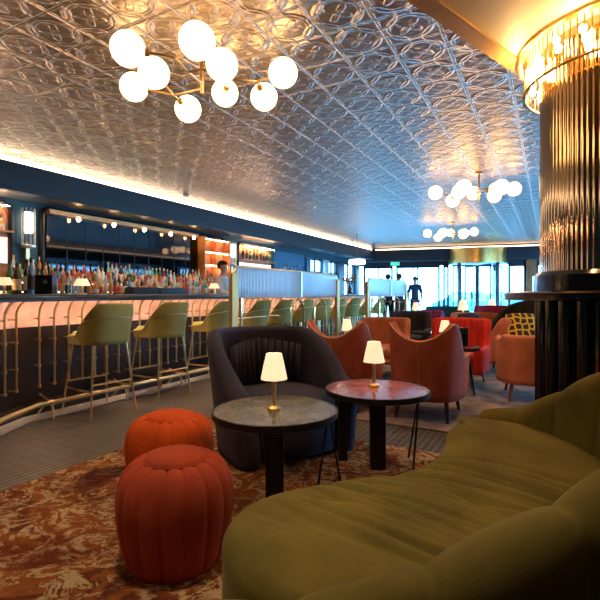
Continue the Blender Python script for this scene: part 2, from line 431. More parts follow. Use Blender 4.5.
# long bar wall, solid up to the side windows
struct('wall_left', MB().prism([(-7.3, -3), (-7.1, -3), (-7.1, 13.5), (-7.3, 13.5)], 0, 2.6).box((-7.2, 15.9, .4), (.2, 4.8, .8)).box((-7.2, 15.9, 2.46), (.2, 4.8, .22)), 'teal_paint')
for i, (y, wd) in enumerate([(13.62, .30), (15.05, .34), (16.4, .5), (18.1, .3)]):
    struct('trim_%d' % (i + 1), MB().box((-7.18, y, 1.55), (.24, wd, 1.6)), ['blue_paint', 'white_plastic', 'bulkhead', 'dark_teal'][i])
for i, (y0, y1) in enumerate([(13.77, 14.88), (15.22, 16.15), (16.65, 17.95)]):
    f = MB()
    for y in (y0 + .03, y1 - .03, (y0 + y1) / 2): f.box((-7.2, y, 1.57), (.06, .05, 1.55))
    for z in (.83, 1.9, 2.32): f.box((-7.2, (y0 + y1) / 2, z), (.06, y1 - y0, .05))
    o = struct('window_%d' % (i + 1), f, 'dark_teal')
    tag(MB().box((-7.2, (y0 + y1) / 2, 1.57), (.01, y1 - y0 - .06, 1.5)).build('glass_pane', 'pane', o))
struct('wall_behind', MB().box((-1.3, -3.05, 1.5), (12, .1, 3.1)), 'teal_paint')
struct('wall_right', MB().box((4.65, 1.25, 1.5), (.1, 8.5, 3.1)).box((4.65, 19, 1.5), (.1, 2, 3.1)).box((4.65, 6.75, 1.5), (.1, 2.6, 3.1)).box((4.65, 11.75, 2.72), (.1, 12.5, .66)).box((4.65, 11.75, .12), (.1, 12.5, .25)), 'dark_teal')
# bulkhead over the back bar with its cove light
struct('trim_5', MB().prism([(-7.1, -3), (-6.45, -3), (-6.45, 18.3), (-7.1, 18.3)], 2.56, 2.60), 'soffit_under')
struct('trim_6', MB().prism([(-6.50, -3), (-6.42, -3), (-6.42, 18.2), (-6.50, 18.2)], 2.54, 2.93).prism([(-7.2, -3), (-6.9, -3), (-6.9, 18.3), (-7.2, 18.3)], 2.60, CZ), 'bulkhead')
def strip(poly, z0, z1, label, grp='cove lights along the ceiling edge'):
    return tag(MB().prism(poly, z0, z1).build('cove_light', 'led'), label, 'cove light', grp)
strip([(-6.60, -2.5), (-6.47, -2.5), (-6.47, 18.15), (-6.60, 18.15)], 2.945, 3.015, 'long bright cove light running above the bar along the tin ceiling')
# right side bulkhead with the same cove (seen in the bar mirrors)
struct('trim_7', MB().prism([(2.55, 5), (2.62, 5), (2.62, 19.5), (2.55, 19.5)], 2.5, 2.93).prism([(2.6, 5), (4.6, 5), (4.6, 19.5), (2.6, 19.5)], 2.5, 2.55), 'bulkhead')
strip([(2.63, 5), (2.73, 5), (2.73, 19.4), (2.63, 19.4)], 2.95, 2.98, 'cove light over the right side of the lounge, seen as a line in the mirror')
# far wall: header, frames, glazing
F0 = Vector((-6.34, 18.2)); FD = (Vector((-.33, 19.3)) - F0).normalized(); FN = Vector((-FD.y, FD.x)); FA = atan2(FD.y, FD.x)
def fw(s, t=0): q = F0 + FD * s + FN * t; return (q.x, q.y)
struct('wall_far', MB().prism([fw(-1), fw(10.5), fw(10.5, .06), fw(-1, .06)], 2.47, 2.93).prism([fw(-1, .1), fw(10.5, .1), fw(10.5, .7), fw(-1, .7)], 2.47, 2.52)
       .prism([fw(-1, .62), fw(11, .62), fw(11, .7), fw(-1, .7)], 2.3, CZ), 'bulkhead')
strip([fw(0, .07), fw(10.4, .07), fw(10.4, .2), fw(0, .2)], 2.95, 2.98, 'pale cove light across the far wall above the entrance')
def far_px(px, t=0):            # distance along the far wall for a bearing
    a = (px - 300) / 460; dx, dy = a * CT - ST, a * ST + CT
    q = F0 + FN * t
    # q + FD*s = k*(dx,dy)
    det = FD.x * (-dy) + dx * FD.y
    s = (-q.x * (-dy) + (-dx) * q.y) / det if abs(det) > 1e-9 else 0
    return s
wi = 4
bounds = [(-.6, far_px(393, .65)), (far_px(396, .65), far_px(440, .65)), (far_px(443, .65), far_px(449, .65)), (far_px(508, .65), far_px(526, .65)), (far_px(536, .65), 9.5)]
for (a, b) in bounds:
    f = MB(); mid = (a + b) / 2; L = b - a
    for s in (a + .04, b - .04): f.box((*fw(s, .66), 1.15), (.08, .1, 2.3), FA)
    for z in (.05, 2.26): f.box((*fw(mid, .66), z), (L, .1, .1), FA)
    if L > 1: f.box((*fw(mid, .66), 1.15), (.05, .08, 2.3), FA)
    o = struct('window_%d' % wi, f, 'dark_teal'); wi += 1
    MB().box((*fw(mid, .66), 1.15), (L - .1, .012, 2.2), FA).build('glass_pane', 'pane', o)
s0, s1 = far_px(526, .6), far_px(536, .6)
struct('trim_8', MB().box((*fw((s0 + s1) / 2, .6), 1.2), (s1 - s0, .25, 2.5), FA), 'warm_wood')
# revolving door
sc_ = (far_px(449, .2) + far_px(507, .2)) / 2; R_ = (far_px(507, .2) - far_px(449, .2)) / 2
dc = fw(sc_, .35)
rd = tag(thing('door_1', None, None, (*dc, 0), FA), kind='structure')
MB().ring([(R_, 2.32), (R_ + .03, 2.32), (R_ + .03, 2.88), (R_, 2.88)], 48).build('canopy_drum', 'gold_trim', rd, True)
MB().lathe([(.01, 2.3), (R_, 2.3), (R_, 2.33), (.01, 2.33)], 48).build('canopy_underside', 'steel', rd)
for a0 in (-.28, .28 + pi - .56 + .0):
    pass
for k, (a0, a1) in enumerate([(-50, 48), (132, 230)]):
    g = MB(); n = 14
    rows = [[(R_ * .98 * cos(radians(a0 + (a1 - a0) * i / n)), R_ * .98 * sin(radians(a0 + (a1 - a0) * i / n)), z) for i in range(n + 1)] for z in (.05, 2.28)]
    g.grid(rows); g.build('curved_glass', 'door_pane', rd, True)
    for a in (a0, a1):
        MB().box((R_ * .98 * cos(radians(a)), R_ * .98 * sin(radians(a)), 1.16), (.09, .09, 2.32), radians(a)).build('door_post', 'dark_teal', rd)
for k in range(4):
    a = radians(25 + 90 * k)
    wg = MB().box((cos(a) * R_ * .5, sin(a) * R_ * .5, 1.16), (R_ * .92, .01, 2.15), a).build('door_wing', 'door_pane', rd)
    fr = MB()
    for rr in (.05, R_ * .94): fr.box((cos(a) * rr, sin(a) * rr, 1.16), (.04, .04, 2.2), a)
    for z in (.12, 2.24): fr.box((cos(a) * R_ * .5, sin(a) * R_ * .5, z), (R_ * .9, .04, .06), a)
    fr.build('wing_frame', 'dark_teal', wg)
# exit sign
ex = thing('exit_sign', 'small green glowing sign above the glass at the far left corner', 'sign', (*fw(far_px(395, -.05), -.05), 2.36), FA)
MB().box((0, 0, 0), (.36, .04, .14), bev=.01).build('sign_box', 'green_light', ex)
MB().tube([(0, 0, .09), (0, 0, .2)], .012, 6).build('sign_bracket', 'black_metal', ex)

# outside: street, facade, parked car
struct('street', MB().prism([(-60, 19.6), (60, 19.6), (60, 60), (-60, 60)], -.35, -.15).prism([(-60, -20), (-7.6, -20), (-7.6, 19.6), (-60, 19.6)], -.35, -.15).prism([(4.8, -20), (60, -20), (60, 19.6), (4.8, 19.6)], -.35, -.15), 'street')
car = thing('car', 'grey blue car parked outside beyond the revolving door', 'car', (*cw(470, 27), -.15), radians(12))
prof = [(-2.1, .3), (-2.15, .75), (-1.5, .95), (-.9, 1.42), (.6, 1.45), (1.2, 1.0), (2.1, .85), (2.2, .35)]
b = MB(); rows = []
for yy in (-.82, -.78, .78, .82):
    q = .97 if abs(yy) > .8 else 1
    rows.append([(x * q, yy, .3 + (z - .3) * q) for x, z in prof])
b.grid(rows, closed_v=True, cap0=True, cap1=True).build('car_body', 'car_paint', car, True)
for sx in (-1.35, 1.35):
    for sy in (-.78, .78): MB().tube([(sx, sy - .1, .32), (sx, sy + .1, .32)], .32, 18).build('wheel', 'tyre', car, True)
for sy in (-.83, .83): MB().prism([(0, 0), (1, 0), (1, .01), (0, .01)], 0, .01).b.free()
MB().box((-.15, -.83, 1.17), (1.5, .02, .32), bev=.005).build('side_window', 'black_gloss', car)
car2 = copy_tree(car); car2.location = (*cw(505, 30), -.15); car2.rotation_euler.z = radians(15); tag(car2, 'second grey blue car parked outside, right of the first')

# ------------------------------------------------------------------ gilded soffit and mirrored column
cx, cy = cl(2.115, 2.975)
poly = [(-2.23, -1.5), (-.70, 2.46), (-.08, 4.07), (.10, 4.55), (4.6, 4.55), (4.6, -1.5)]
struct('trim_9', MB().prism(poly, 2.75, CZ - .002), 'gold_paint')
e = [Vector((x, y, 0)) for x, y in poly[:4]]
t = MB(); ins = Vector((.14, -.05, 0))
M['gold_lip'] = simple('gold_painted_lip', (.62, .38, .10), .4, .2)
for a, b_ in zip(e, e[1:]): t.prism([(a.x, a.y), (b_.x, b_.y), (b_.x + .10, b_.y - .04), (a.x + .10, a.y - .04)], 2.735, 2.76)
struct('trim_10', t, 'gold_lip')
pl = thing('column', 'round column clad in fluted bronze mirror at the right', 'column', (cx, cy, 0))
pl['kind'] = 'structure'
nf = 96
def flute(a, z): return 1 + .007 * abs(sin(nf * a / 2)) - .003
MB().lathe([(.5, 1.27), (.5, 2.75)], nf * 8, fn=flute).build('mirror_cladding', 'gold_mirror', pl, True)
MB().lathe([(.5, 1.145), (.545, 1.15), (.545, 1.25), (.52, 1.275), (.4, 1.275)], 64).build('plinth_ring', 'plinth', pl, True)
MB().lathe([(.3, 1.09), (.72, 1.09), (.735, 1.10), (.735, 1.135), (.72, 1.145), (.3, 1.145)], 72).build('ledge', 'plinth', pl, True)
MB().lathe([(.47, 0), (.47, 1.09)], 64).build('drum_core', 'gold_mirror', pl, True)
b = MB()
for k in range(26):
    a = 2 * pi * k / 26 + .05
    b.tube([(.49 * cos(a), .49 * sin(a), 0.02), (.49 * cos(a), .49 * sin(a), 1.09)], .044, 10)
b.build('black_flutes', 'black_gloss', pl, True)
MB().lathe([(.45, 0), (.56, 0), (.56, .08), (.54, .1), (.45, .1)], 64).build('drum_base', 'black_gloss', pl, True)
cr = thing('ring_chandelier', 'ring of gold glass rods and glowing bulbs around the top of the column', 'chandelier', (cx, cy, 2.75))
b = MB()
for k in range(96):
    a = 2 * pi * k / 96
    b.tube([(.6 * cos(a), .6 * sin(a), -.25), (.6 * cos(a), .6 * sin(a), -.01)], .005, 6)
b.build('glass_rods', 'gold_rods', cr, True)
MB().ring([(.59, -.255), (.61, -.255), (.61, -.245), (.59, -.245)], 72).build('lower_hoop', 'gold_trim', cr, True)
MB().ring([(.61, -.02), (.63, -.025), (.655, -.02), (.66, .0), (.61, .0)], 72).build('ceiling_ring', 'gold_trim', cr, True)
for k in range(20):
    a = 2 * pi * k / 20 + .12
    for q in range(2 + k % 2):
        MB().ball((.553 * cos(a + .03 * q), .553 * sin(a + .03 * q), -.055 - .06 * q - .02 * ((k * 7) % 3)), .022, 10, (1, 1, 1.25)).build('bulb', 'bulb', cr, 'all')
for k in range(8):      # the ring's own glow
    a = 2 * pi * k / 8 + .3
    lo = add_light('POINT', 'ring_glow', (.66 * cos(a), .66 * sin(a), -.12), 4.5, (1.0, .60, .26), .05); lo.parent = cr

# ------------------------------------------------------------------ rugs
struct('trim_11', MB().prism([(-4.25, 2.45), (-3.98, 2.4), (-4.02, 11.7), (-4.3, 11.7)], 0, .012).prism([(-4.25, 2.45), (-3.98, 2.4), (-3.45, 1.35), (-3.75, 1.2)], 0, .012), 'curb')
def rug(x0, x1, y0, y1, m, label, grp=None):
    b = MB().box(((x0 + x1) / 2, (y0 + y1) / 2, .008), (x1 - x0, y1 - y0, .014), bev=.004)
    return tag(b.build('rug', m), label, 'rug', grp)
rug(-2.72, 2.2, -1.5, 3.30, 'rug', 'rust and cream abstract rug under the sofa, poufs and round tables')
rug(-2.3, 2.6, 3.85, 9.2, 'rug2', 'brown shaggy rug under the orange and red armchairs')

# ------------------------------------------------------------------ bar counter
bar = thing('bar_counter', 'long black bar counter with brass rods and glowing pink front panel', 'bar counter', (-4.3, 2.5, 0))
def bl(x, y, z=0): return (x + 4.3, y - 2.5, z)
def bxy(x, y): return (x + 4.3, y - 2.5)
YE = 11.6
MB().prism([bxy(-4.95, YE), bxy(-4.0, YE), bxy(-4.0, 2.52), bxy(-3.93, 2.3), bxy(-3.4, 1.3), bxy(-4.2, .8), bxy(-4.95, 2.3)], 1.085, 1.125).build('countertop', 'black_gloss', bar)
MB().tube([bl(-4.0, YE, 1.105), bl(-4.0, 2.52, 1.105), bl(-3.93, 2.3, 1.105), bl(-3.4, 1.3, 1.105)], .022, 10).build('counter_edge', 'black_gloss', bar, True)
MB().prism([bxy(-4.9, YE - .05), bxy(-4.3, YE - .05), bxy(-4.3, 2.45), bxy(-3.8, 1.4), bxy(-4.3, 1.1), bxy(-4.9, 2.3)], .0, 1.085).build('bar_front', 'dark_wood', bar)
MB().prism([bxy(-4.3, YE - .05), bxy(-4.2, YE - .05), bxy(-4.2, 2.47), bxy(-3.7, 1.45), bxy(-3.8, 1.4), bxy(-4.3, 2.45)], .012, .12).build('kick_plate', 'black_metal', bar)
MB().prism([bxy(-4.03, YE), bxy(-3.995, YE), bxy(-3.995, 2.52), bxy(-3.925, 2.3), bxy(-3.395, 1.3), bxy(-3.43, 1.28), bxy(-3.96, 2.29), bxy(-4.03, 2.52)], 1.062, 1.09).build('counter_fascia', 'black_metal', bar)
# the lit coved panel: concave profile from the front up to under the counter
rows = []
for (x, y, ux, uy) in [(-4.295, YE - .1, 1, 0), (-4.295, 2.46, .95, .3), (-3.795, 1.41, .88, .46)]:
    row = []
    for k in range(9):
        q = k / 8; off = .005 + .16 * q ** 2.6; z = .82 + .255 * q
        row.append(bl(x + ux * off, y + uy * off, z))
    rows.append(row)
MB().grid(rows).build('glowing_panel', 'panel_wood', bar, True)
MB().tube([bl(-4.05, YE - .1, 1.074), bl(-4.05, 2.52, 1.074), bl(-3.975, 2.3, 1.074), bl(-3.48, 1.38, 1.074)], .0075, 6).build('light_strip', 'led_warm', bar)
def rod(x, y, ux=1., uy=0.):
    def q(o, z): return bl(x + ux * o, y + uy * o, z)
    pts = [q(0, .26), q(0, .93)] + [q(.15 * (1 - cos(a)), .93 + .15 * sin(a)) for a in [pi / 2 * k / 6 for k in range(1, 7)]]
    b = MB().tube(pts, .0105, 8)
    for z in (.27, .46, .7, .9): b.tube([q(0, z - .012), q(0, z + .012)], .017, 8); b.tube([q(-.075, z), q(0, z)], .006, 5)
    b.build('brass_rod', 'brass', bar, True)
for k in range(60): rod(-4.2, 2.62 + .15 * k)
for k in range(5): rod(-4.15 + .068 * k, 2.38 - .135 * k, .88, .46)
fr = thing('foot_rail', 'brass foot rail on brackets along the foot of the bar', 'foot rail', (-3.95, 2.6, 0))
MB().tube([(0, 9, .15), (0, 0, .15), (-.02, -.12, .15), (.22, -.58, .15), (.6, -1.3, .15)], .022, 12).build('rail', 'brass', fr, True)
for k in range(12):
    y = -.02 + k * .82
    b = MB().tube([(0, y, .15), (-.13, y, .1), (-.2, y, .03)], .010, 8).tube([(0, y, .15), (.02, y, .08), (.03, y, .004)], .010, 8).ball((0, y, .15), .03, 10)
    b.tube([(0, y, .15), (-.18, y, .21)], .009, 6)
    b.build('rail_bracket', 'brass', fr, True)

# ------------------------------------------------------------------ bar stools
def make_stool():
    r = thing('bar_stool', '', 'bar stool', (0, 0, 0))
    # local: faces +Y
    u = [Vector(p) for p in [(-.215, .16, 0), (-.225, 0, 0), (-.21, -.12, 0), (-.13, -.205, 0), (0, -.225, 0), (.13, -.205, 0), (.21, -.12, 0), (.225, 0, 0), (.215, .16, 0)]]
    path = even(spline(u, 90), 61)
    def h(s):
        q = abs(2 * s - 1)
        if q < .27: return 1.045
        v = min(1, (q - .27) / .38)
        return 1.045 - .285 * (.85 * v + .15 * v * v * (3 - 2 * v)) - .03 * max(0, q - .65)
    b = MB(); shell(b, path, h, .035, .66, lean=.16, m=8)
    b.build('backrest', 'stool_velvet', r, 'all')
    n = 36; rows = []
    def ol(k, rx, ry, y0=-.005):
        a = 2 * pi * k / n; c, s_ = cos(a), sin(a); e_ = .72
        return (rx * math.copysign(abs(c) ** e_, c), y0 + ry * math.copysign(abs(s_) ** e_, s_))
    for sc, z in [(.90, .655), (1.02, .665), (1.07, .70), (1.06, .745), (.98, .772), (.6, .782), (.05, .784)]:
        rows.append([(*ol(k, .215 * sc, .215 * sc, .0), z) for k in range(n)])
    MB().grid(rows, closed_v=True, cap0=True, cap1=True).build('seat', 'stool_velvet', r, 'all')
    # piping: the arched seam round the outside of the back, plus the top edge
    out = []
    for i, p in enumerate(path):
        s = i / 60; t_ = path[min(60, i + 1)] - path[max(0, i - 1)]; t_.normalize(); nn = Vector((t_.y, -t_.x, 0))
        z = .745 + .17 * max(0, sin(pi * s)) ** .9; z = min(z, h(s) - .02)
        out.append(p + nn * (.0195 + .16 * (z - .66)) + Vector((0, 0, z)))
    MB().tube(out, .005, 6).build('piping', 'brass', r, True)
    for sx in (-1, 1):
        for sy in (-1, 1):
            MB().tube([(sx * .17, sy * .17, .67), (sx * .235, sy * .245, .0)], .0115, 8, r2=.009).build('leg', 'brass', r, True)
    b = MB(); zz = [(.27, 1), (.27, -1)]
    def lp(sx, sy, z): k = (.67 - z) / .67; return (sx * (.17 + .065 * k), sy * (.17 + .075 * k), z)
    b.tube([lp(-1, 1, .3), lp(1, 1, .3)], .009, 6); b.tube([lp(-1, -1, .3), lp(1, -1, .3)], .009, 6)
    b.tube([lp(-1, 1, .24), lp(-1, -1, .24)], .009, 6); b.tube([lp(1, 1, .24), lp(1, -1, .24)], .009, 6)
    b.build('footrest', 'brass', r, True)
    return r
ys = [2.98, 3.76, 4.67, 5.5, 6.2, 6.9, 7.6, 8.35, 9.1, 9.9, 10.8]
slab = ['olive velvet bar stool standing nearest the camera, leftmost of the row at the bar',
        'second olive velvet bar stool from the left, in front of the brass rods',
        'third olive velvet bar stool from the left, beside the brass screen post',
        'olive velvet bar stool half hidden by the brass post of the near glass screen',
        'fifth olive bar stool from the left, below the near reeded glass panel',
        'sixth olive bar stool from the left, below the middle of the near glass panel',
        'seventh olive bar stool, seen through the first brass hoop of the near screen',
        'eighth olive bar stool, seen through the second brass hoop of the near screen',
        'olive bar stool just right of the near glass screen, ninth along the bar',
        'olive bar stool left of the far screen post, tenth along the bar',
        'farthest olive bar stool at the end of the bar under the far glass screen']
st = make_stool()
for i, y in enumerate(ys):
    o = st if i == 0 else copy_tree(st)
    o.location = (-3.82, y, 0); o.rotation_euler.z = radians(90 + [-6, -3, 2, 4, -5, 3, -2, 4, -4, 2, 0][i]); tag(o, slab[i], group='olive velvet bar stools along the bar')

# ------------------------------------------------------------------ table lamps
def make_lamp():
    r = thing('table_lamp', '', 'table lamp')
    MB().lathe([(.001, 0), (.036, 0), (.038, .006), (.036, .018), (.02, .026), (.012, .03)], 24).build('base', 'brass', r, True)
    MB().lathe([(.011, .026), (.013, .05), (.010, .09), (.014, .13), (.010, .17), (.010, .2)], 16).build('stem', 'brass', r, True)
    def pl_(a, z): return 1 + .02 * sin(24 * a)
    b = MB(); rows = []
    for rr, z in [(.068, .165), (.055, .23), (.040, .298), (.037, .298), (.052, .23), (.064, .166)]:
        rows.append([(rr * pl_(2 * pi * k / 96, 0) * cos(2 * pi * k / 96), rr * pl_(2 * pi * k / 96, 0) * sin(2 * pi * k / 96), z) for k in range(96)])
    b.grid(rows, closed_u=True, closed_v=True).build('lamp_shade', 'shade', r, True)
    MB().ball((0, 0, .215), .018, 12).build('bulb', 'bulb', r, 'all')
    return r
TZ = .52
lamps = [(cw(274, 2.40), TZ + .002, 1.0, 'lit brass table lamp on the grey stone table beside the navy chair'),
         (cw(374, 3.0), TZ + .002, 1.0, 'lit brass table lamp on the pink stone table'),
         (cw(82, 4.95), 1.127, .62, 'small white lamp on the bar behind the leftmost stool'),
         (cw(4, 4.55), 1.127, .62, 'small lit lamp on the bar at the left edge beside dark bottles'),
         (cw(214, 7.2), 1.127, .7, 'small white lamp on the bar in front of the bartender'),
         (cw(347, 5.35), .552, .95, 'lit lamp between the two left orange armchairs'),
         (cw(445, 5.12), .552, .95, 'lit lamp beside the black menu box in front of the red fluted chair'),
         (cw(416, 10.4), .552, 1.3, 'tiny lit lamp left of the purple spotted chair'),
         (cw(463, 9.4), .552, 1.5, 'tiny lit lamp above the dark cushion in front of the revolving door'),
         (cw(492, 11.4), .552, 1.5, 'tiny lit lamp above the crimson sofa')]
l0 = make_lamp()
for i, ((x, y), z, s, lb) in enumerate(lamps):
    o = l0 if i == 0 else copy_tree(l0)
    o.location = (x, y, z); o.scale = (s, s, s); tag(o, lb, group='lit lamps with pleated shades')
    if s == .62 or s == .7: o.scale = (1.25, 1.25, .56)

# ------------------------------------------------------------------ round tables
def round_table(x, y, R, z, top, label, rz, name='round_table', slabs=True):
    r = thing(name, label, 'table', (x, y, 0), rz)
    MB().lathe([(.01, z - .004), (R - .012, z - .004), (R - .012, z), (.01, z)], 64).build('tabletop', top, r, True)
    MB().lathe([(.01, z - .035), (R - .01, z - .035), (R, z - .03), (R, z + .001), (R - .006, z + .004), (R - .0115, z + .001), (R - .0115, z - .006), (.01, z - .006)], 64).build('rim', 'black_metal', r, True)
    if slabs:
        MB().box((0, -.02, (z - .035) / 2), (.095, .07, z - .035), bev=.004).build('leg', 'black_metal', r)
        if top == 'pink_stone': MB().box((-.21, .13, (z - .035) / 2), (.06, .06, z - .035), bev=.004).build('leg', 'black_metal', r)
        else: MB().tube([(-.10, .29, z - .03), (-.05, .22, 0.0)], .007, 8).build('leg', 'black_metal', r, True)
        MB().tube([(.29, .06, z - .03), (.20, -.12, 0.0)], .007, 8).build('leg', 'black_metal', r, True)
        MB().tube([(.29, .06, z - .03), ((.24, .17, 0.0) if top == 'pink_stone' else (.37, .10, 0.0))], .007, 8).build('leg', 'black_metal', r, True)
    else:
        for k in range(3):
            a = 2 * pi * k / 3 + .4
            MB().tube([(R * .45 * cos(a), R * .45 * sin(a), z - .03), (R * .8 * cos(a), R * .8 * sin(a), 0)], .016, 8, r2=.011).build('leg', 'black_metal', r, True)
    return r
round_table(*cw(275, 2.44), .332, TZ, 'grey_stone', 'round table with grey crackled stone top, nearest the camera', radians(TH))
round_table(*cw(377, 2.97), .333, TZ, 'pink_stone', 'round table with pink crackled stone top beside the sofa', radians(TH))
round_table(*cw(457, 5.08), .24, .55, 'black_gloss', 'small round black table in front of the red fluted chair', 0, slabs=False)
round_table(*cw(350, 5.4), .22, .55, 'black_gloss', 'small black table between the left orange armchairs', 0, slabs=False)
round_table(*cw(428, 7.0), .23, .55, 'black_gloss', 'small black table in front of the purple spotted chair', 0, slabs=False)
round_table(*cw(480, 7.3), .2, .55, 'black_gloss', 'small black table beside the tan armchair and crimson sofa', 0, slabs=False)
round_table(*cw(416, 10.4), .25, .55, 'black_gloss', 'far black table carrying a tiny lamp left of the purple chair', 0, slabs=False)
round_table(*cw(463, 9.4), .25, .55, 'black_gloss', 'far black table behind the tan armchair', 0, slabs=False)
round_table(*cw(492, 11.4), .25, .55, 'black_gloss', 'far black table behind the crimson sofa', 0, slabs=False)
mb = thing('menu_box', 'black upright menu box on the small table by the red chair', 'menu box', (*cw(463, 5.02), .555), radians(TH - 6))
MB().box((0, 0, .105), (.10, .05, .205), bev=.004).build('box_body', 'black_metal', mb)
MB().box((0, -.027, .12), (.05, .002, .03)).build('label_plate', 'black_gloss', mb)

# ------------------------------------------------------------------ channelled poufs
def pouf(x, y, m, label, sd=1, s=1.0, sz=1.0):
    r = thing('pouf', label, 'pouf', (x, y, 0), sd * .12, 'orange channelled poufs'); n = 16
    prof = [(.14, .0), (.185, .006), (.205, .025), (.222, .07), (.240, .14), (.252, .21), (.254, .27), (.245, .325), (.225, .368), (.195, .398), (.160, .415), (.142, .414), (.133, .405)]
    seg = n * 10; rows = []
    for r0, z in prof:
        row = []
        for k in range(seg):
            a = 2 * pi * k / seg; q = abs(sin(n * a / 2)) ** .42
            amp = .062 if z > .01 else .01
            rr = r0 * (1 - amp + amp * q); row.append((rr * cos(a), rr * sin(a), z - (.012 * (1 - q) if z > .37 else 0)))
        rows.append(row)
    MB().grid(rows, closed_v=True, cap0=True).build('channelled_body', m, r, 'all')
    MB().lathe([(.128, .395), (.136, .405), (.133, .418), (.118, .430), (.08, .440), (.03, .444), (.001, .444)], 48).build('top_cushion', m, r, 'all')
    pts = [(.139 * cos(2 * pi * k / 48), .139 * sin(2 * pi * k / 48), .413) for k in range(48)]
    MB().tube(pts, .005, 6, closed=True).build('piping', m, r, True)
    r.scale = (s, s, sz)
pouf(*cw(176, 1.95), 'orange_velvet', 'burnt orange channelled velvet pouf in front, nearest the camera', 1, .96, 1.06)
pouf(*cw(170, 2.70), 'bright_orange_velvet', 'bright orange channelled velvet pouf partly hidden behind the front one', 0, 1.0)

# ------------------------------------------------------------------ green sofa
sofa = thing('sofa', 'curved olive green velvet sofa with a scalloped channelled back in the foreground', 'sofa', (*cl(.33, 1.98), 0), 0)
AX = Vector((.8, -.6)); PX = Vector((.6, .8))
def ap(a, p, z=0):             # sofa axes (towards the middle of the back; along the sofa) to local room axes
    X = AX.x * a + PX.x * p; D = AX.y * a + PX.y * p
    return Vector((X * CT - D * ST, X * ST + D * CT, z))
outline = [(.12, 0), (.155, .2), (.14, .4), (.09, .6), (.06, .73), (.075, .84), (.14, .93), (.26, 1.0), (.42, 1.0), (.60, .88), (.75, .70), (.88, .42), (.94, .18), (.95, 0),
    (.94, -.18), (.88, -.42), (.72, -.68), (.5, -.85), (.3, -.93), (.12, -.93), (.0, -.88), (-.11, -.80), (-.185, -.68), (-.19, -.55), (-.13, -.40), (-.01, -.2)]
ol_ = [Vector((a, p, 0)) for a, p in outline]; ol_.append(ol_[0])
ol_ = even(spline(ol_, 900), 421)[:-1]
def spine(p):
    q = max(-.78, min(.78, p)); return Vector((.5 - .5 * (q / .85) ** 2, q, 0))
rows = []
rings = [(0.02, .05), (0.0, .10), (0.0, .30), (0.0, .36), (.012, .385), (.03, .402), (.05, .413)]
NR = 46
prof_ = [('abs', d, z) for d, z in rings] + [('rel', k / NR, .413) for k in range(1, NR + 1)]
for kind, d, z in prof_:
    row = []
    for v in ol_:
        c = spine(v.y * .86); dv = c - v; L = dv.length
        if kind == 'abs': q = v + dv.normalized() * d; zz = z + (.006 if z == .36 else 0)
        else:
            d0 = .05 / max(L, .06); f_ = d0 + (1 - d0) * d
            q = v + dv * f_; zz = .413 + .032 * (1 - (1 - d) ** 2)
        if zz > .40:
            # pleats pulled across the seat
            wv = q.y + .12 * q.x
            fade = max(0, min(1, (.30 - q.y) / .25)) * max(0, min(1, (q.y + .78) / .2)) * max(0, min(1, (q.x + .12) / .16)) * max(0, min(1, (.95 - q.x) / .3))
            rid = 0
            for (pos, amp, wd, x0, x1) in PLE if False else []: pass
            nz = noise.noise(Vector((wv * 10, q.x * 1.3, 3.1))); nz2 = noise.noise(Vector((wv * 30, q.x * 2.0, 9.7)))
            zz -= fade * (.022 * max(0, 1 - abs(nz) * 5.5) + .006 * max(0, 1 - abs(nz2) * 4))
            zz += .006 * noise.noise(Vector((q.x * 3, q.y * 3, 1)))
        row.append(ap(q.x, q.y, zz))
    rows.append(row)
MB().grid(rows, closed_v=True).build('seat', 'green_velvet', sofa, 'all')
bp = [(.10, -1.17), (.35, -1.06), (.60, -.90), (.83, -.68), (.98, -.42), (1.05, -.14), (1.05, .14), (.98, .42), (.83, .68), (.60, .90), (.35, 1.06), (.10, 1.17)]
path = even([ap(a, p) for a, p in [tuple(v)[:2] for v in spline([Vector((a, p, 0)) for a, p in bp], 400)]], 265)
NC = 12
def chan(s): c = (s * NC) % 1.0; return max(0, sin(pi * min(1, max(0, c)))) ** .42
def sh(s):
    far = (s < .5) == FAR0; q = min(s, 1 - s); t_ = max(0, min(1, q / (.34 if far else .42)))
    return (.43 if far else .49) + (.45 if far else .39) * t_ * t_ * (3 - 2 * t_) + .03 * chan(s) - .03
def sth(s): return .17 * (.70 + .30 * chan(s))
# the inside of the curve lies on the left of a path walked from the far end, so reverse it if needed
ctr = ap(.3, 0)
def orient(path, inside):
    i = len(path) // 2; t_ = path[i + 1] - path[i - 1]; nn = Vector((t_.y, -t_.x, 0))
    return path if nn.dot(path[i] - inside) > 0 else list(reversed(path))
path = orient(path, ctr)
FAR0 = (path[0] - ap(.10, 1.17)).length < .2
b = MB(); shell(b, path, sh, sth, .05, lean=.06, m=14); b.build('channelled_backrest', 'green_velvet', sofa, 'all')
b = MB()
b.grid([[ap(*q, 0) for q in [(v.x * .97, v.y * .97) for v in ol_[::6]]], [ap(v.x * .97, v.y * .97, .06) for v in ol_[::6]]], closed_v=True)
b.build('base', 'black_metal', sofa)

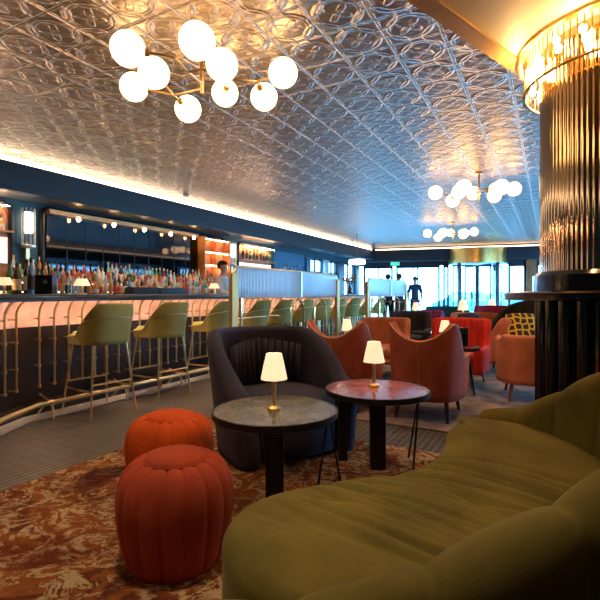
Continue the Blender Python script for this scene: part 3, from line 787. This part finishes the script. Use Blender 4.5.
# ------------------------------------------------------------------ armchairs
def U(wd, dp, fr=.0, r=.5, n=73):
    hw, hd = wd / 2, dp / 2
    p = [(-hw * .97, hd), (-hw, hd * .35), (-hw * .98, -hd * .25), (-hw * .78, -hd * .78), (-hw * .4, -hd * .97), (0, -hd), (hw * .4, -hd * .97), (hw * .78, -hd * .78), (hw * .98, -hd * .25), (hw, hd * .35), (hw * .97, hd)]
    return even(spline([Vector((*q, 0)) for q in p], 200), n)
def sm(a, b, x): t_ = max(0, min(1, (x - a) / (b - a))); return t_ * t_ * (3 - 2 * t_)
def cushion(rx, ry, z0, z1, y0=0, e_=.6, n=40):
    rows = []
    for sc, z in [(.9, z0), (1, z0 + .02), (1.02, (z0 + z1) / 2), (1, z1 - .025), (.94, z1 - .006), (.6, z1 + .004), (.05, z1 + .008)]:
        rows.append([(sc * rx * math.copysign(abs(cos(2 * pi * k / n)) ** e_, cos(2 * pi * k / n)), y0 + sc * ry * math.copysign(abs(sin(2 * pi * k / n)) ** e_, sin(2 * pi * k / n)), z) for k in range(n)])
    return MB().grid(rows, closed_v=True, cap0=True, cap1=True)
def armchair(kind, x, y, rz, m, label, group=None, wd=.72, dp=.68, hc=.76, hp=.86, ha=.58, legm='wood_leg', pipe=None, flutes=0, legh=.195, name='armchair', cat='armchair', dipw=.30, lean=.12, seam=False, z0=None):
    r = thing(name, label, cat, (x, y, 0), rz, group)
    path = orient(U(wd, dp, n=261 if flutes else 73), Vector((0, .1, 0)))
    zb = legh if z0 is None else z0
    if kind == 'wing':
        def h(s):
            q = abs(2 * s - 1)
            if q < .31: return hc + (hp - hc) * (q / .31) ** 2.0
            return hp + (ha - hp) * sm(.305, .56, q)
    elif kind == 'square':
        def h(s):
            q = abs(2 * s - 1); return hc + (ha - hc) * sm(.40, .50, q)
    else:
        def h(s):
            q = abs(2 * s - 1); return hc + (ha - hc) * sm(.15, .95, q)
    th = .075
    if flutes:
        def tf(s): return th * (.7 + .6 * abs(sin(pi * s * flutes)) ** .6)
    else: tf = th
    b = MB(); shell(b, path, h, tf, zb, lean=lean, m=8); b.build('backrest', m, r, 'all')
    cushion(wd / 2 - .05, dp / 2 - .03, zb + .02, .30, .03).build('seat_base', m, r, 'all')
    cushion(wd / 2 - .055, dp / 2 - .035, .29, .43, .04).build('seat', m, r, 'all')
    if pipe:
        MB().tube(top_edge(path, h, th, zb, lean, 1 if seam else 1), .007, 6).build('piping', pipe, r, True)
        if seam:
            pts = [(0, -dp / 2 - th / 2 - .002 - lean * (z - zb), z) for z in (zb + .02, .4, .6, hc - .03)]
            MB().tube(pts, .0045, 6).build('back_seam', pipe, r, True)
    if legh > .03:
        for sx in (-1, 1):
            for sy in (-1, 1):
                MB().tube([(sx * wd * .36, sy * dp * .36, zb + .05), (sx * wd * .41, sy * dp * .45, 0)], .024, 8, r2=.014).build('leg', legm, r, True)
    return r
armchair('wing', -1.82, 4.30, radians(2), 'rust_velvet', 'rust orange winged armchair seen from behind, left of the pair', 'winged rust armchairs', pipe='piping', seam=True, wd=.56, dp=.60, lean=.06, hc=.725, hp=.885)
armchair('wing', -1.00, 4.36, radians(0), 'rust_velvet', 'rust orange winged armchair seen from behind, right of the pair', 'winged rust armchairs', pipe='piping', seam=True, wd=.56, dp=.62, lean=.06, hc=.725, hp=.885)
armchair('square', *cw(381, 6.3), radians(180), 'terracotta_velvet', 'square-backed orange armchair facing the camera behind the rust pair', wd=.66, hc=.80, ha=.56, lean=.04)
armchair('square', *cw(408, 7.9), radians(185), 'charcoal_velvet', 'dark grey square armchair right of the square orange one', wd=.66, hc=.83, ha=.56, lean=.04)
armchair('square', *cw(456, 5.75), radians(174), 'red_velvet', 'bright red fluted armchair facing the camera behind the black menu box', wd=.66, hc=.82, ha=.5, flutes=22, legm='red_wood', lean=.06)
armchair('square', *cw(538, 4.95), radians(8), 'salmon_velvet', 'salmon orange tub armchair beside the column, seen from behind', wd=.74, dp=.66, hc=.705, ha=.66, legm='red_wood', lean=.03)
armchair('tub', *cw(524, 7.0), radians(150), 'charcoal_velvet', 'dark grey high-backed armchair behind the column ledge', wd=.78, hc=1.04, ha=.66)
armchair('wing', *cw(499, 6.5), radians(60), 'salmon_velvet', 'salmon armchair turned sideways behind the tub chair at the column', wd=.6, dp=.6, hc=.74, hp=.82, ha=.56, legm='red_wood')
armchair('square', *cw(474, 7.9), radians(185), 'terracotta_velvet', 'tan orange armchair with dark cushion, behind the red fluted chair', wd=.68, hc=.80, ha=.58, legm='red_wood')
armchair('tub', *cw(428, 9.4), radians(180), 'purple_fabric', 'purple armchair with red spots near the glass wall', wd=.50, hc=.80, ha=.6, lean=.04)
armchair('square', *cw(450, 11.9), radians(205), 'teal_velvet', 'dark green sofa near the revolving door', wd=1.1, dp=.8, hc=.80, ha=.66, name='sofa', cat='sofa')
armchair('square', *cw(500, 9.6), radians(185), 'crimson_velvet', 'crimson red sofa right of the revolving door', wd=.95, dp=.8, hc=.88, ha=.66, name='sofa', cat='sofa', legm='red_wood')
# navy tub chair
nx, ny = cw(277, 3.42)
nc = thing('tub_chair', 'large dark navy velvet tub chair with a sweeping wrapped back', 'armchair', (nx, ny, 0), radians(TH - 180 + 30))
pth = orient(even(spline([Vector((x, y, 0)) for x, y in [(-.36, .40), (-.375, .18), (-.37, -.06), (-.31, -.25), (-.17, -.36), (0, -.385), (.17, -.36), (.31, -.25), (.37, -.06), (.375, .18), (.36, .40)]], 200), 81), Vector((0, .1, 0)))
def hn(s): q = abs(2 * s - 1); return .865 - .40 * sm(.30, 1.02, q)
def tn(s): q = abs(2 * s - 1); return .09 + .07 * sm(.2, .9, q)
b = MB(); shell(b, pth, hn, tn, .02, lean=lambda s: .10, m=10); b.build('backrest', 'navy_velvet', nc, 'all')
cushion(.34, .36, .03, .30, .06).build('seat_base', 'navy_velvet', nc, 'all')
cushion(.325, .345, .30, .43, .08).build('seat', 'navy_velvet', nc, 'all')
b = MB()
for k in range(13):
    a = radians(-150 + k * 10); rx, ry = .30, .31
    a = radians(210 + k * 10)
    b.tube([(rx * cos(a), ry * sin(a), .43), (1.07 * rx * cos(a), 1.07 * ry * sin(a), .78 - .05 * abs(k - 6) / 6)], .02, 8)
b.build('inner_flutes', 'navy_velvet', nc, 'all')

# cushions
def pillow(name, x, y, z, m, label, s=.2, rx=70, rz=0):
    n = 24; rows = []
    for i in range(n + 1):
        v = -1 + 2 * i / n; row = []
        for j in range(n + 1):
            u_ = -1 + 2 * j / n; row.append((u_ * s * (1 - .06 * v * v), v * s * (1 - .06 * u_ * u_), .3 * s * ((1 - u_ ** 4) * (1 - v ** 4)) ** .6))
        rows.append(row)
    b = MB().grid(rows); b.grid([[(x_, y_, -z_) for x_, y_, z_ in r_] for r_ in rows])
    bmesh.ops.remove_doubles(b.b, verts=b.b.verts[:], dist=.0005)
    o = b.build(name, m, None, 'all', (x, y, z)); o.rotation_euler = (radians(rx), 0, rz); return tag(o, label, 'cushion')
pillow('cushion', *cw(522, 6.1), .67, 'honeycomb', 'yellow honeycomb patterned cushion behind the salmon tub chair', .21, 75, radians(TH))
pillow('cushion', *cw(470, 7.75), .62, 'charcoal_velvet', 'dark cushion on the tan orange armchair', .20, 70, radians(TH + 8))

# ------------------------------------------------------------------ brass and reeded glass screens
def screen(y0, y1, x, label, hoops):
    r = thing('glass_screen', label, 'screen', (x, y0, 0)); L = y1 - y0; zt, zb = 1.43, 1.09; R0 = .1
    MB().box((0, L / 2, (zt + zb) / 2), (.03, L - .1, zt - zb - .01)).build('reeded_glass', 'reeded', r)
    pts = [(0, .02, zb)] + [(0, .02 + R0 * (1 - cos(a)), zt - R0 + R0 * sin(a)) for a in [pi / 2 * k / 5 for k in range(6)]]
    pts += [(0, L - .02 - R0 * (1 - sin(a)), zt - R0 + R0 * cos(a)) for a in [pi / 2 * k / 5 for k in range(6)]] + [(0, L - .02, zb)]
    MB().tube(pts, .014, 8).build('top_rail', 'brass', r, True)
    MB().tube([(0, 0, zb), (0, L, zb)], .012, 8).build('bottom_rail', 'steel', r, True)
    for y in (0, L): MB().box((0, y + (.02 if y == 0 else -.02), .68), (.05, .11, 1.36), bev=.01).build('post', 'post_brass', r)
    MB().box((0, L * .55, (zt + zb) / 2), (.04, .02, zt - zb)).build('mullion', 'steel', r)
    MB().tube([(0, .0, .86), (0, .95, .86), (.0, 1.05, .8), (0, 1.08, .0)], .011, 8).build('guard_rail', 'pale_brass', r, True)
    MB().box((.0, .16, .54), (.03, .03, 1.08)).build('slim_post', 'pale_brass', r)
    for hy in hoops:
        hr = .19
        pts = [(0, hy - hr, 0), (0, hy - hr, .87)] + [(0, hy - hr * cos(a), .87 + hr * sin(a)) for a in [pi * k / 12 for k in range(1, 12)]] + [(0, hy + hr, .87), (0, hy + hr, 0)]
        MB().tube(pts, .014, 8).build('hoop', 'pale_brass', r, True)
    return r
screen(4.0, 6.8, -3.0, 'near brass and reeded glass screen between bar stools and lounge', [1.45, 2.15])
screen(8.15, 10.8, -3.0, 'far brass and reeded glass screen near the end of the bar', [.9, 1.9])

# ------------------------------------------------------------------ chandeliers
GL = [(128, 49, 2.98), (197, 41, 2.81), (154, 73, 3.33), (134, 87, 3.68), (222, 65, 3.2), (225, 93, 3.88), (188, 109, 3.94), (283, 73, 3.49), (264, 97, 3.83)]
def p3(px, py, d): x, y = cw(px, d); return Vector((x, y, EYE + (294 - py) / 460 * d))
base = Vector((*cw(202, 3.4), CZ))
def make_chandelier():
    r = thing('chandelier', '', 'chandelier', base)
    MB().lathe([(.06, -.03), (.06, 0)], 24).build('ceiling_rose', 'bronze', r, True)
    MB().tube([(0, 0, -.02), (0, 0, -.44)], .014, 10).build('stem', 'bronze', r, True)
    G = [p3(*g) - base for g in GL]
    J1 = p3(175, 57.5, 3.05) - base; J2 = p3(188, 72, 3.25) - base; J3 = p3(174, 95, 3.75) - base; J4 = p3(229, 79, 3.55) - base; J5 = p3(257, 81, 3.65) - base
    a = Vector((0, 0, -.36)); a2 = Vector((0, 0, -.40)); a3 = Vector((0, 0, -.30))
    arms = [(a, J2), (J2, J1), (J1, G[0]), (J1, G[1]), (J2, G[4]), (a2, J3), (J3, G[3]), (J3, G[6]), (J3, G[2]), (a3, J4), (J4, G[5]), (J4, J5), (J5, G[7]), (J5, G[8])]
    for u_, v in arms: MB().tube([u_, v], .0085, 8).build('arm', 'bronze', r, True)
    src = [J1, J1, J3, J3, J2, J4, J3, J5, J5]
    for g, s_ in zip(G, src):
        gb = MB().ball((0, 0, 0), .11, 32).build('globe', 'globe', r, 'all', g)
        d = (s_ - g).normalized()
        MB().tube([d * .100, d * .135], .03, 14, r2=.022).build('globe_cap', 'bronze', gb, True)
    return r
c0 = make_chandelier(); tag(c0, 'large brass chandelier of nine glowing white globes nearest the camera', group='globe chandeliers')
c1 = copy_tree(c0); c1.location = (*cw(479, 7.25), CZ); tag(c1, 'globe chandelier hanging before the column, right of the middle of the ceiling', group='globe chandeliers')
c2 = copy_tree(c0); c2.location = (*cw(453, 12.3), CZ); tag(c2, 'farthest and smallest globe chandelier above the revolving door', group='globe chandeliers')
for i, (px, d, lb) in enumerate([(186, 8.9, 'small round detector on the tin ceiling above the back bar'), (352, 16.5, 'small round detector on the ceiling near the far corner')]):
    b = MB().lathe([(.05, -.03), (.06, -.01), (.06, 0)], 20).build('smoke_detector', 'white_plastic', None, True, (*cw(px, d), CZ)); tag(b, lb, 'smoke detector')
pd = thing('pendant_lamp', 'small flat glowing pendant lamp on a long cord near the side windows', 'pendant lamp', (*cw(357, 14.2), CZ))
MB().tube([(0, 0, 0), (0, 0, -.98)], .008, 6).build('cord', 'black_metal', pd)
MB().lathe([(.05, -1.02), (.25, -1.0), (.26, -.92), (.24, -.86), (.05, -.84)], 32).build('lamp_shade', 'tube', pd, True)
MB().lathe([(.06, -.02), (.06, 0)], 20).build('ceiling_rose', 'steel', pd)

# ------------------------------------------------------------------ back bar
bb = thing('back_bar_cabinet', 'stepped black back bar cabinet under the mirror holding the bottles', 'cabinet', (-6.74, 6.2, 0))
MB().box((0, 0, .55), (.7, 9.4, 1.1), bev=.01).build('cabinet_body', 'black_gloss', bb)
for k, (x, z) in enumerate([(-.05, 1.18), (-.175, 1.32)]):
    MB().box((x - .07, -.9, z / 2 + .55), (.35 - k * .15, 5.9, z - 1.1)).build('step', 'black_gloss', bb)
    MB().box((x - .07 + (.35 - k * .15) / 2 + .004, -.9, z - .02), (.008, 5.8, .02)).build('step_light', 'led_soft', bb)
random.seed(7)
gcol = {'amber': (.45, .16, .03), 'clear': (.62, .62, .58), 'green': (.08, .28, .07), 'dark brown': (.06, .03, .02), 'blue': (.08, .30, .62), 'gold': (.75, .48, .14), 'rose': (.55, .15, .12), 'turquoise': (.15, .55, .5), 'red': (.5, .03, .03)}
lcol = {'white': (.8, .76, .68), 'cream': (.7, .58, .38), 'black': (.02, .02, .02), 'red': (.6, .05, .04), 'orange': (.75, .28, .05)}
for k, c in gcol.items(): M['g_' + k] = simple(k.replace(' ', '_') + '_bottle_glass', c, .1, 0, coat=.5, spec=.7)
for k, c in lcol.items(): M['l_' + k] = simple(k + '_bottle_label', c, .6)
shapes = {'round': [(.036, 0), (.038, .01), (.038, .17), (.030, .20), (.014, .23), (.013, .28)],
          'slim': [(.028, 0), (.030, .01), (.030, .20), (.022, .24), (.012, .27), (.012, .32)],
          'squat': [(.045, 0), (.048, .01), (.048, .12), (.036, .16), (.015, .18), (.014, .22)],
          'tapered': [(.042, 0), (.043, .01), (.034, .18), (.020, .21), (.013, .24), (.013, .29)]}
proto = {}
def bottle(shape, g, l, cap):
    key = (shape, g, l, cap)
    if key in proto: return proto[key].copy()
    P = shapes[shape]; b = MB()
    b.lathe(P, 14)
    R1 = P[2][0]; b.mi = 1
    z0, z1 = .04, P[2][1] - .03
    r0 = P[1][0] + (P[2][0] - P[1][0]) * z0 / P[2][1]; r1 = P[1][0] + (P[2][0] - P[1][0]) * z1 / P[2][1]
    b.lathe([(r0 + .0012, z0), (r1 + .0012, z1)], 14)
    b.mi = 2; rt, zt = P[-1]
    b.lathe([(rt + .002, zt - .035), (rt + .002, zt + .008)], 10)
    o = b.build('bottle', ['g_' + g, 'l_' + l, 'l_' + cap], None, True); COL.objects.unlink(o)
    proto[key] = o; return o
ordn = ['first', 'second', 'third', 'fourth', 'fifth', 'sixth', 'seventh', 'eighth', 'ninth', 'tenth', 'eleventh', 'twelfth', 'thirteenth', 'fourteenth', 'fifteenth', 'sixteenth', 'seventeenth', 'eighteenth', 'nineteenth', 'twentieth']
rowsB = [('front', -6.47, 1.101, 56, 4.0), ('middle', -6.72, 1.181, 60, 3.9), ('back', -6.955, 1.321, 60, 3.95)]
for rn, x, z, n, y0 in rowsB:
    cnt = {}
    for k in range(n):
        y = y0 + .097 * k + random.uniform(-.006, .006)
        if rn == 'front' and 135 < 0: continue
        g = random.choice(['amber', 'amber', 'clear', 'clear', 'green', 'dark brown', 'gold', 'rose', 'blue', 'turquoise', 'red'])
        if rn == 'front' and y > 8.2: g = random.choice(['blue', 'clear', 'turquoise', 'blue'])
        l = random.choice(['white', 'white', 'cream', 'black', 'orange', 'red']); cap = random.choice(['black', 'black', 'cream', 'orange', 'white', 'red', 'cream'])
        sh_ = random.choice(list(shapes))
        o = bottle(sh_, g, l, cap)
        COL.objects.link(o)
        o.location = (x + random.uniform(-.012, .012), y, z); s = random.uniform(1.0, 1.2); o.scale = (1, 1, s); o.rotation_euler.z = random.uniform(0, 6)
        i = cnt.get((g, sh_), 0); cnt[(g, sh_)] = i + 1
        tag(o, '%s %s bottle, %s label, %s of its kind from left in %s back-bar row' % (sh_, g, l, ordn[i], rn), 'bottle', 'liquor bottles on the back bar')
# dark bottles at the left end of the counter, glasses, till
for i, (px, d, sh_, g, l, lb) in enumerate([(10, 4.75, 'slim', 'green', 'black', 'dark wine bottle on the bar at the left edge beside the lamp'), (17, 4.65, 'round', 'dark brown', 'cream', 'short dark bottle on the bar, second from the left edge'),
        (27, 4.7, 'slim', 'dark brown', 'white', 'tall dark wine bottle on the bar under the left wall sconce'), (31, 4.55, 'slim', 'blue', 'black', 'tall dark bottle on the bar directly left of the black box')]):
    o = bottle(sh_, g, l, 'black'); COL.objects.link(o); x, y = cw(px, d); o.location = (x, y, 1.126); o.scale = (1.1, 1.1, 1.1); tag(o, lb, 'bottle', 'dark bottles on the bar counter')
tb = thing('speaker_box', 'black box with a small emblem on the bar left of the white lamp', 'box', (*cw(45, 4.75), 1.126), radians(TH + 6))
MB().box((0, 0, .10), (.19, .12, .20), bev=.008).build('box_body', 'black_metal', tb)
MB().lathe([(.001, 0), (.022, 0), (.022, .002), (.001, .002)], 20).build('emblem', 'steel', tb, loc=(.03, -.062, .13)).rotation_euler.x = radians(90)
def tumbler(px, d, lb):
    b = MB().lathe([(.03, 0), (.036, .10), (.033, .10), (.028, .008), (.001, .008)], 16)
    o = b.build('drinking_glass', M['door_pane'], None, True, (*cw(px, d), 1.126)); tag(o, lb, 'glass', 'glasses on the bar')
tumbler(66, 4.9, 'clear glass on the bar between the black box and white lamp')
tumbler(75, 5.0, 'clear glass on the bar just left of the white lamp')
for i, (px, wd) in enumerate([(142, .42), (170, .50)]):
    o = MB().box((0, 0, .045), (.16, wd, .09), bev=.006).build('bar_caddy', 'black_metal', None, False, (*cw(px, [5.95, 6.6][i]), 1.126))
    tag(o, ['long dark caddy on the bar behind the second stool', 'long dark caddy on the bar, right of the similar one'][i], 'caddy', 'dark caddies on the bar')
# mirror niche
def rrect(y0, y1, z0, z1, r, n=6):
    pts = []
    for (cy_, cz_, a0) in [(y1 - r, z1 - r, 0), (y0 + r, z1 - r, 90)]:
        for k in range(n + 1): a = radians(a0 + 90 * k / n); pts.append((cy_ + r * cos(a), cz_ + r * sin(a)))
    return [(y1, z0)] + pts + [(y0, z0)]
def niche(name, y0, y1, z0, z1, label, backm):
    r = thing(name, label, 'niche', (-7.1, y0, 0))
    MB().tube([(.04, y - y0, z) for y, z in rrect(y0, y1, z0, z1, .14)], .035, 8).build('frame', 'black_metal', r, True)
    return r
mn = niche('bar_mirror', 4.45, 9.1, 1.2, 2.5, 'wide dark framed mirror behind the bottle display', None); mn['category'] = 'mirror'
for k in range(10):
    y = 4.52 + k * .355; MB().box((.03, y + .1775 - 4.45, 1.78), (.02, .343, 1.22)).build('mirror_pane', 'dark_mirror', mn)
    if k: MB().box((.042, y - 4.45, 1.78), (.012, .008, 1.22)).build('pane_strip', 'black_metal', mn)
MB().box((.10, 1.8, 2.44), (.12, 3.5, .07)).build('copper_strip', 'copper', mn)
# warm shelf cabinet at the right end of the mirror
wc = thing('shelf_cabinet', 'glowing warm wooden shelf cabinet at the right end of the bar mirror', 'cabinet', (-7.06, 8.1, 0))
MB().box((.02, .46, 1.85), (.04, .9, 1.2)).build('cabinet_back', 'warm_wood', wc)
for y in (.0, .42, .9): MB().box((.12, y + .02, 1.85), (.2, .04, 1.2)).build('side_panel', 'warm_wood', wc)
for z in (1.5, 1.8, 2.1, 2.4):
    MB().box((.12, .46, z), (.2, .88, .02)).build('shelf', 'warm_wood', wc)
    if z > 1.6: MB().tube([(.2, .06, z - .015), (.2, .88, z - .015)], .006, 6).build('shelf_light', 'led_warm', wc)
# edison bulbs under the copper strip
for i in range(5):
    y = 5.0 + .71 * i
    r = thing('pendant_bulb', '%s glowing filament bulb from the left in the mirror niche' % ordn[i], 'bulb', (-6.93, y, 2.43), 0, 'filament bulbs in the mirror niche')
    MB().lathe([(.02, -.02), (.02, .0)], 12).build('socket', 'bronze', r, True)
    MB().ball((0, 0, -.05), .032, 14, (1, 1, 1.25)).build('glass_bulb', 'bulb', r, 'all')
# left niche and second niche with shelves
def shelf_niche(y0, y1, z0, z1, label, nb, seed):
    r = niche('shelf_niche', y0, y1, z0, z1, label, None)
    MB().box((.01, (y1 - y0) / 2, (z0 + z1) / 2), (.02, y1 - y0 - .05, z1 - z0 - .05)).build('niche_back', 'warm_wood', r)
    MB().box((.03, (y1 - y0) / 2, (z0 * .55 + z1 * .45)), (.02, y1 - y0 - .1, .38)).build('lit_panel', 'lit_frost', r)
    zs = z0 + (z1 - z0) * .66
    MB().box((.10, (y1 - y0) / 2, zs), (.18, y1 - y0 - .06, .02)).build('shelf', 'warm_wood', r)
    MB().tube([(.18, .1, z1 - .07), (.18, y1 - y0 - .1, z1 - .07)], .008, 6).build('shelf_light', 'led_warm', r)
    return zs
zs = shelf_niche(9.65, 11.3, 1.2, 2.45, 'shelf niche with copper top right of the second wall sconce', 6, 1)
shp = list(shapes)
for k in range(9):
    o = bottle(shp[k % 4], ['dark brown', 'amber', 'green'][k % 3], 'black', 'black'); COL.objects.link(o); o.location = (-7.0, 9.8 + .165 * k, zs + .011)
    tag(o, 'dark bottle on the niche shelf right of the sconce, %s from the left' % ordn[k], 'bottle', 'bottles in the right niche')
zs = shelf_niche(1.5, 3.97, 1.2, 2.48, 'warm lit shelf niche at the left edge of the picture', 6, 2)
for k in range(3):
    o = bottle(shp[k % 4], ['dark brown', 'amber', 'gold'][k % 3], 'cream', 'black'); COL.objects.link(o); o.location = (-7.0, 3.50 + .15 * k, zs + .011)
    tag(o, 'bottle on the shelf of the left-edge niche, %s from the left' % ordn[k], 'bottle', 'bottles in the left niche')
for i, y in enumerate([9.95, 10.7]):
    r = thing('pendant_bulb', ['glowing bulb at the left of the second shelf niche', 'glowing bulb at the right of the second shelf niche'][i], 'bulb', (-6.93, y, 2.40), 0, 'bulbs of the second niche')
    MB().tube([(0, 0, 0), (-.1, 0, .02)], .01, 6).build('socket', 'bronze', r, True)
    MB().ball((0, 0, -.05), .034, 14, (1, 1, 1.25)).build('glass_bulb', 'bulb', r, 'all')
for i, (y, lb) in enumerate([(4.2, 'tall frosted glass wall sconce left of the bar mirror'), (9.36, 'tall frosted glass wall sconce right of the bar mirror')]):
    r = thing('wall_sconce', lb, 'wall lamp', (-7.0, y, 0), 0, 'frosted tube wall sconces')
    MB().lathe([(.055, 2.06), (.058, 2.08), (.058, 2.36), (.055, 2.38)], 24).build('lit_tube', 'tube', r, True)
    b = MB()
    for k in range(20):
        a = 2 * pi * k / 20 + .1
        if k % 2: b.tube([(.09 * cos(a), .09 * sin(a), 1.86), (.09 * cos(a), .09 * sin(a), 2.44)], .006, 5)
    b.build('glass_rods', 'clear_rods', r, True)
    MB().lathe([(.09, 1.83), (.098, 1.84), (.098, 1.87), (.09, 1.88)], 24).build('collar', 'steel', r, True)
    MB().box((-.06, 0, 1.7), (.08, .07, .4), bev=.01).build('back_plate', 'bronze', r)
# blue panelled stretch and the small display shelf beyond
struct('trim_12', MB().box((-7.08, 12.35, 1.55), (.04, 1.85, 1.7)), 'blue_paint')
ds = thing('display_shelf', 'backlit white display shelf on the blue wall beyond the niches', 'shelf', (-7.05, 12.4, 0))
MB().box((.01, 0, 1.62), (.02, 1.5, .5)).build('lit_back', 'lit_frost', ds)
for z in (1.4, 1.66): MB().box((.12, 0, z), (.24, 1.55, .02)).build('shelf_board', 'steel', ds)
for k in range(9):
    o = bottle(shp[(k * 3) % 4], ['clear', 'turquoise', 'blue'][k % 3], 'white', 'black'); COL.objects.link(o); o.location = (-6.92, 11.8 + .15 * k, 1.671)
    tag(o, 'pale bottle on the backlit display shelf, %s from the left' % ordn[k], 'bottle', 'pale bottles on the display shelf')
# flowers on the bar end
vx, vy = cw(357, 10.6)
fl = thing('flower_vase', 'vase of orange flowers on the far end of the bar', 'vase', (-4.35, 10.6, 1.126))
MB().lathe([(.05, 0), (.07, .05), (.05, .14), (.035, .2), (.04, .22)], 18).build('vase', 'black_gloss', fl, True)
b = MB(); c = MB()
for k in range(16):
    a = k * 2.4; rr = .05 + .14 * ((k * 5) % 7) / 7; zz = .32 + .16 * ((k * 3) % 5) / 5
    b.tube([(0, 0, .18), (rr * .5 * cos(a), rr * .5 * sin(a), .27), (rr * cos(a), rr * sin(a), zz)], .005, 5)
    b.ball((rr * .9 * cos(a + .4), rr * .9 * sin(a + .4), zz - .06), .03, 8, (1, 1, .5)); c.ball((rr * cos(a), rr * sin(a), zz), .032, 8, (1, 1, .7))
b.build('foliage', 'leaf', fl, 'all'); c.build('blossoms', 'petal', fl, 'all')

# ------------------------------------------------------------------ people
def skinned(name, chains, m, parent, sub=2):
    """one continuous surface grown over connected joints: chains of (point, radius), joined at shared points"""
    verts, rad, edges, idx = [], [], [], {}
    for ch in chains:
        prev = None
        for p, r in ch:
            k = tuple(round(c, 4) for c in p)
            if k not in idx: idx[k] = len(verts); verts.append(p); rad.append(r)
            if prev is not None and prev != idx[k]: edges.append((prev, idx[k]))
            prev = idx[k]
    me = bpy.data.meshes.new(name); me.from_pydata(verts, edges, []); o = bpy.data.objects.new(name, me); COL.objects.link(o)
    md = o.modifiers.new('skin', 'SKIN'); md.use_smooth_shade = True
    lay = me.skin_vertices[0] if me.skin_vertices else None
    if lay is None:
        bm_ = bmesh.new(); bm_.from_mesh(me); bm_.verts.layers.skin.verify(); bm_.to_mesh(me); bm_.free(); lay = me.skin_vertices[0]
    for i, r in enumerate(rad): lay.data[i].radius = (r, r) if not isinstance(r, tuple) else r
    lay.data[0].use_root = True
    s = o.modifiers.new('sub', 'SUBSURF'); s.levels = sub; s.render_levels = sub
    me.materials.append(M[m]); o.parent = parent; return o
def person(loc, rz, label, top, legs, step=.12, armb=.0, apron=False, reach=False, H=1.75):
    r = thing('person', label, 'person', loc, rz); k = H / 1.75
    r.scale = (k, k, k)
    P = (0, 0, .95)
    def arm(s):
        if reach: return [((0, 0, 1.42), .08), ((s * .17, 0, 1.42), .062), ((s * .23, .06, 1.16), .045), ((s * .16, .32, 1.12), .034), ((s * .14, .37, 1.12), .026), ((s * .13, .43, 1.11), .022)]
        return [((0, 0, 1.42), .08), ((s * .17, 0, 1.42), .055), ((s * .235, -.02 + s * armb, 1.16), .043), ((s * .25, .06 + s * armb, .92), .032), ((s * .25, .08 + s * armb, .86), .026), ((s * .25, .10 + s * armb, .78), .02)]
    chains = [[(P, .10), ((0, 0, 1.12), .095), ((0, 0, 1.30), .11), ((0, 0, 1.42), .08), ((0, .0, 1.50), .05), ((0, .01, 1.56), .05), ((0, .015, 1.64), .082), ((0, .01, 1.70), .07)]]
    for s in (-1, 1):
        chains.append(arm(s))
        chains.append([(P, .10), ((s * .09, 0, .88), .075), ((s * .10, .03 + s * step * .5, .5), .06), ((s * .10, s * step - .02, .12), .042), ((s * .10, s * step - .02, .05), .04), ((s * .11, s * step + .13, .035), .032)])
    skinned('body', chains, 'skin', r)
    def g(c, x): return [(p, q + x) for p, q in c]
    tc_ = [[((0, 0, .90), .165), (P, .165), ((0, 0, 1.12), .13), ((0, 0, 1.30), .148), ((0, 0, 1.42), .105), ((0, 0, 1.47), .07)]]
    for s in (-1, 1):
        a = arm(s); tc_.append([(a[0][0], .105), (a[1][0], .076), (a[2][0], .058)] + ([(a[3][0], .044)] if top != 'navy_cloth' else []))
    skinned('shirt', tc_, top, r)
    lc = []
    for s in (-1, 1): lc.append([((0, 0, .97), .147), ((s * .09, 0, .88), .108), ((s * .10, .03 + s * step * .5, .5), .075), ((s * .10, s * step - .02, .14), .06)])
    skinned('trousers', lc, legs, r)
    for s in (-1, 1):
        MB().ball((s * .11, s * step + .06, .045), .05, 12, (1, 2.5, .8)).build('shoe', 'dark_cloth', r, 'all')
    hb = MB().ball((0, -.012, 1.685), .098, 20, (.92, 1.08, .95)); 
    bmesh.ops.delete(hb.b, geom=[v for v in hb.b.verts if v.co.z < 1.66 and v.co.y > -.02 or v.co.z < 1.60 or (v.co.y > .05 and v.co.z < 1.71)], context='VERTS')
    hb.build('hair', 'hair', r, 'all')
    fc = MB().ball((0, .105, 1.635), .013, 8, (.8, 1.2, 1.6))
    for s in (-1, 1): fc.ball((s * .085, .01, 1.64), .02, 8, (.4, .8, 1.3))
    fc.build('nose_and_ears', 'skin', r, 'all')
    ey = MB()
    for s in (-1, 1): ey.ball((s * .032, .088, 1.66), .009, 8)
    ey.build('eyes', 'hair', r, 'all')
    MB().tube([(-.024, .092, 1.60), (0, .099, 1.598), (.024, .092, 1.60)], .005, 6).build('mouth', 'petal', r, 'all')
    return r
person((*cw(223, 8.7), 0), radians(-75), 'bartender in a white shirt behind the bar looking down to the right', 'white_cloth', 'dark_cloth', 0, reach=True, H=1.74)
person((*cw(388, 14.6), 0), radians(20), 'person in dark clothes standing behind the far screen, left of two', 'navy_cloth', 'dark_cloth', .05)
person((*cw(399, 14.3), 0), radians(40), 'person in dark clothes standing behind the far screen, right of two', 'dark_cloth', 'dark_cloth', .05)
person((*cw(415, 16.9), 0), radians(200), 'person in a dark t-shirt walking by the bright glass wall', 'navy_cloth', 'navy_cloth', .14, armb=.06)
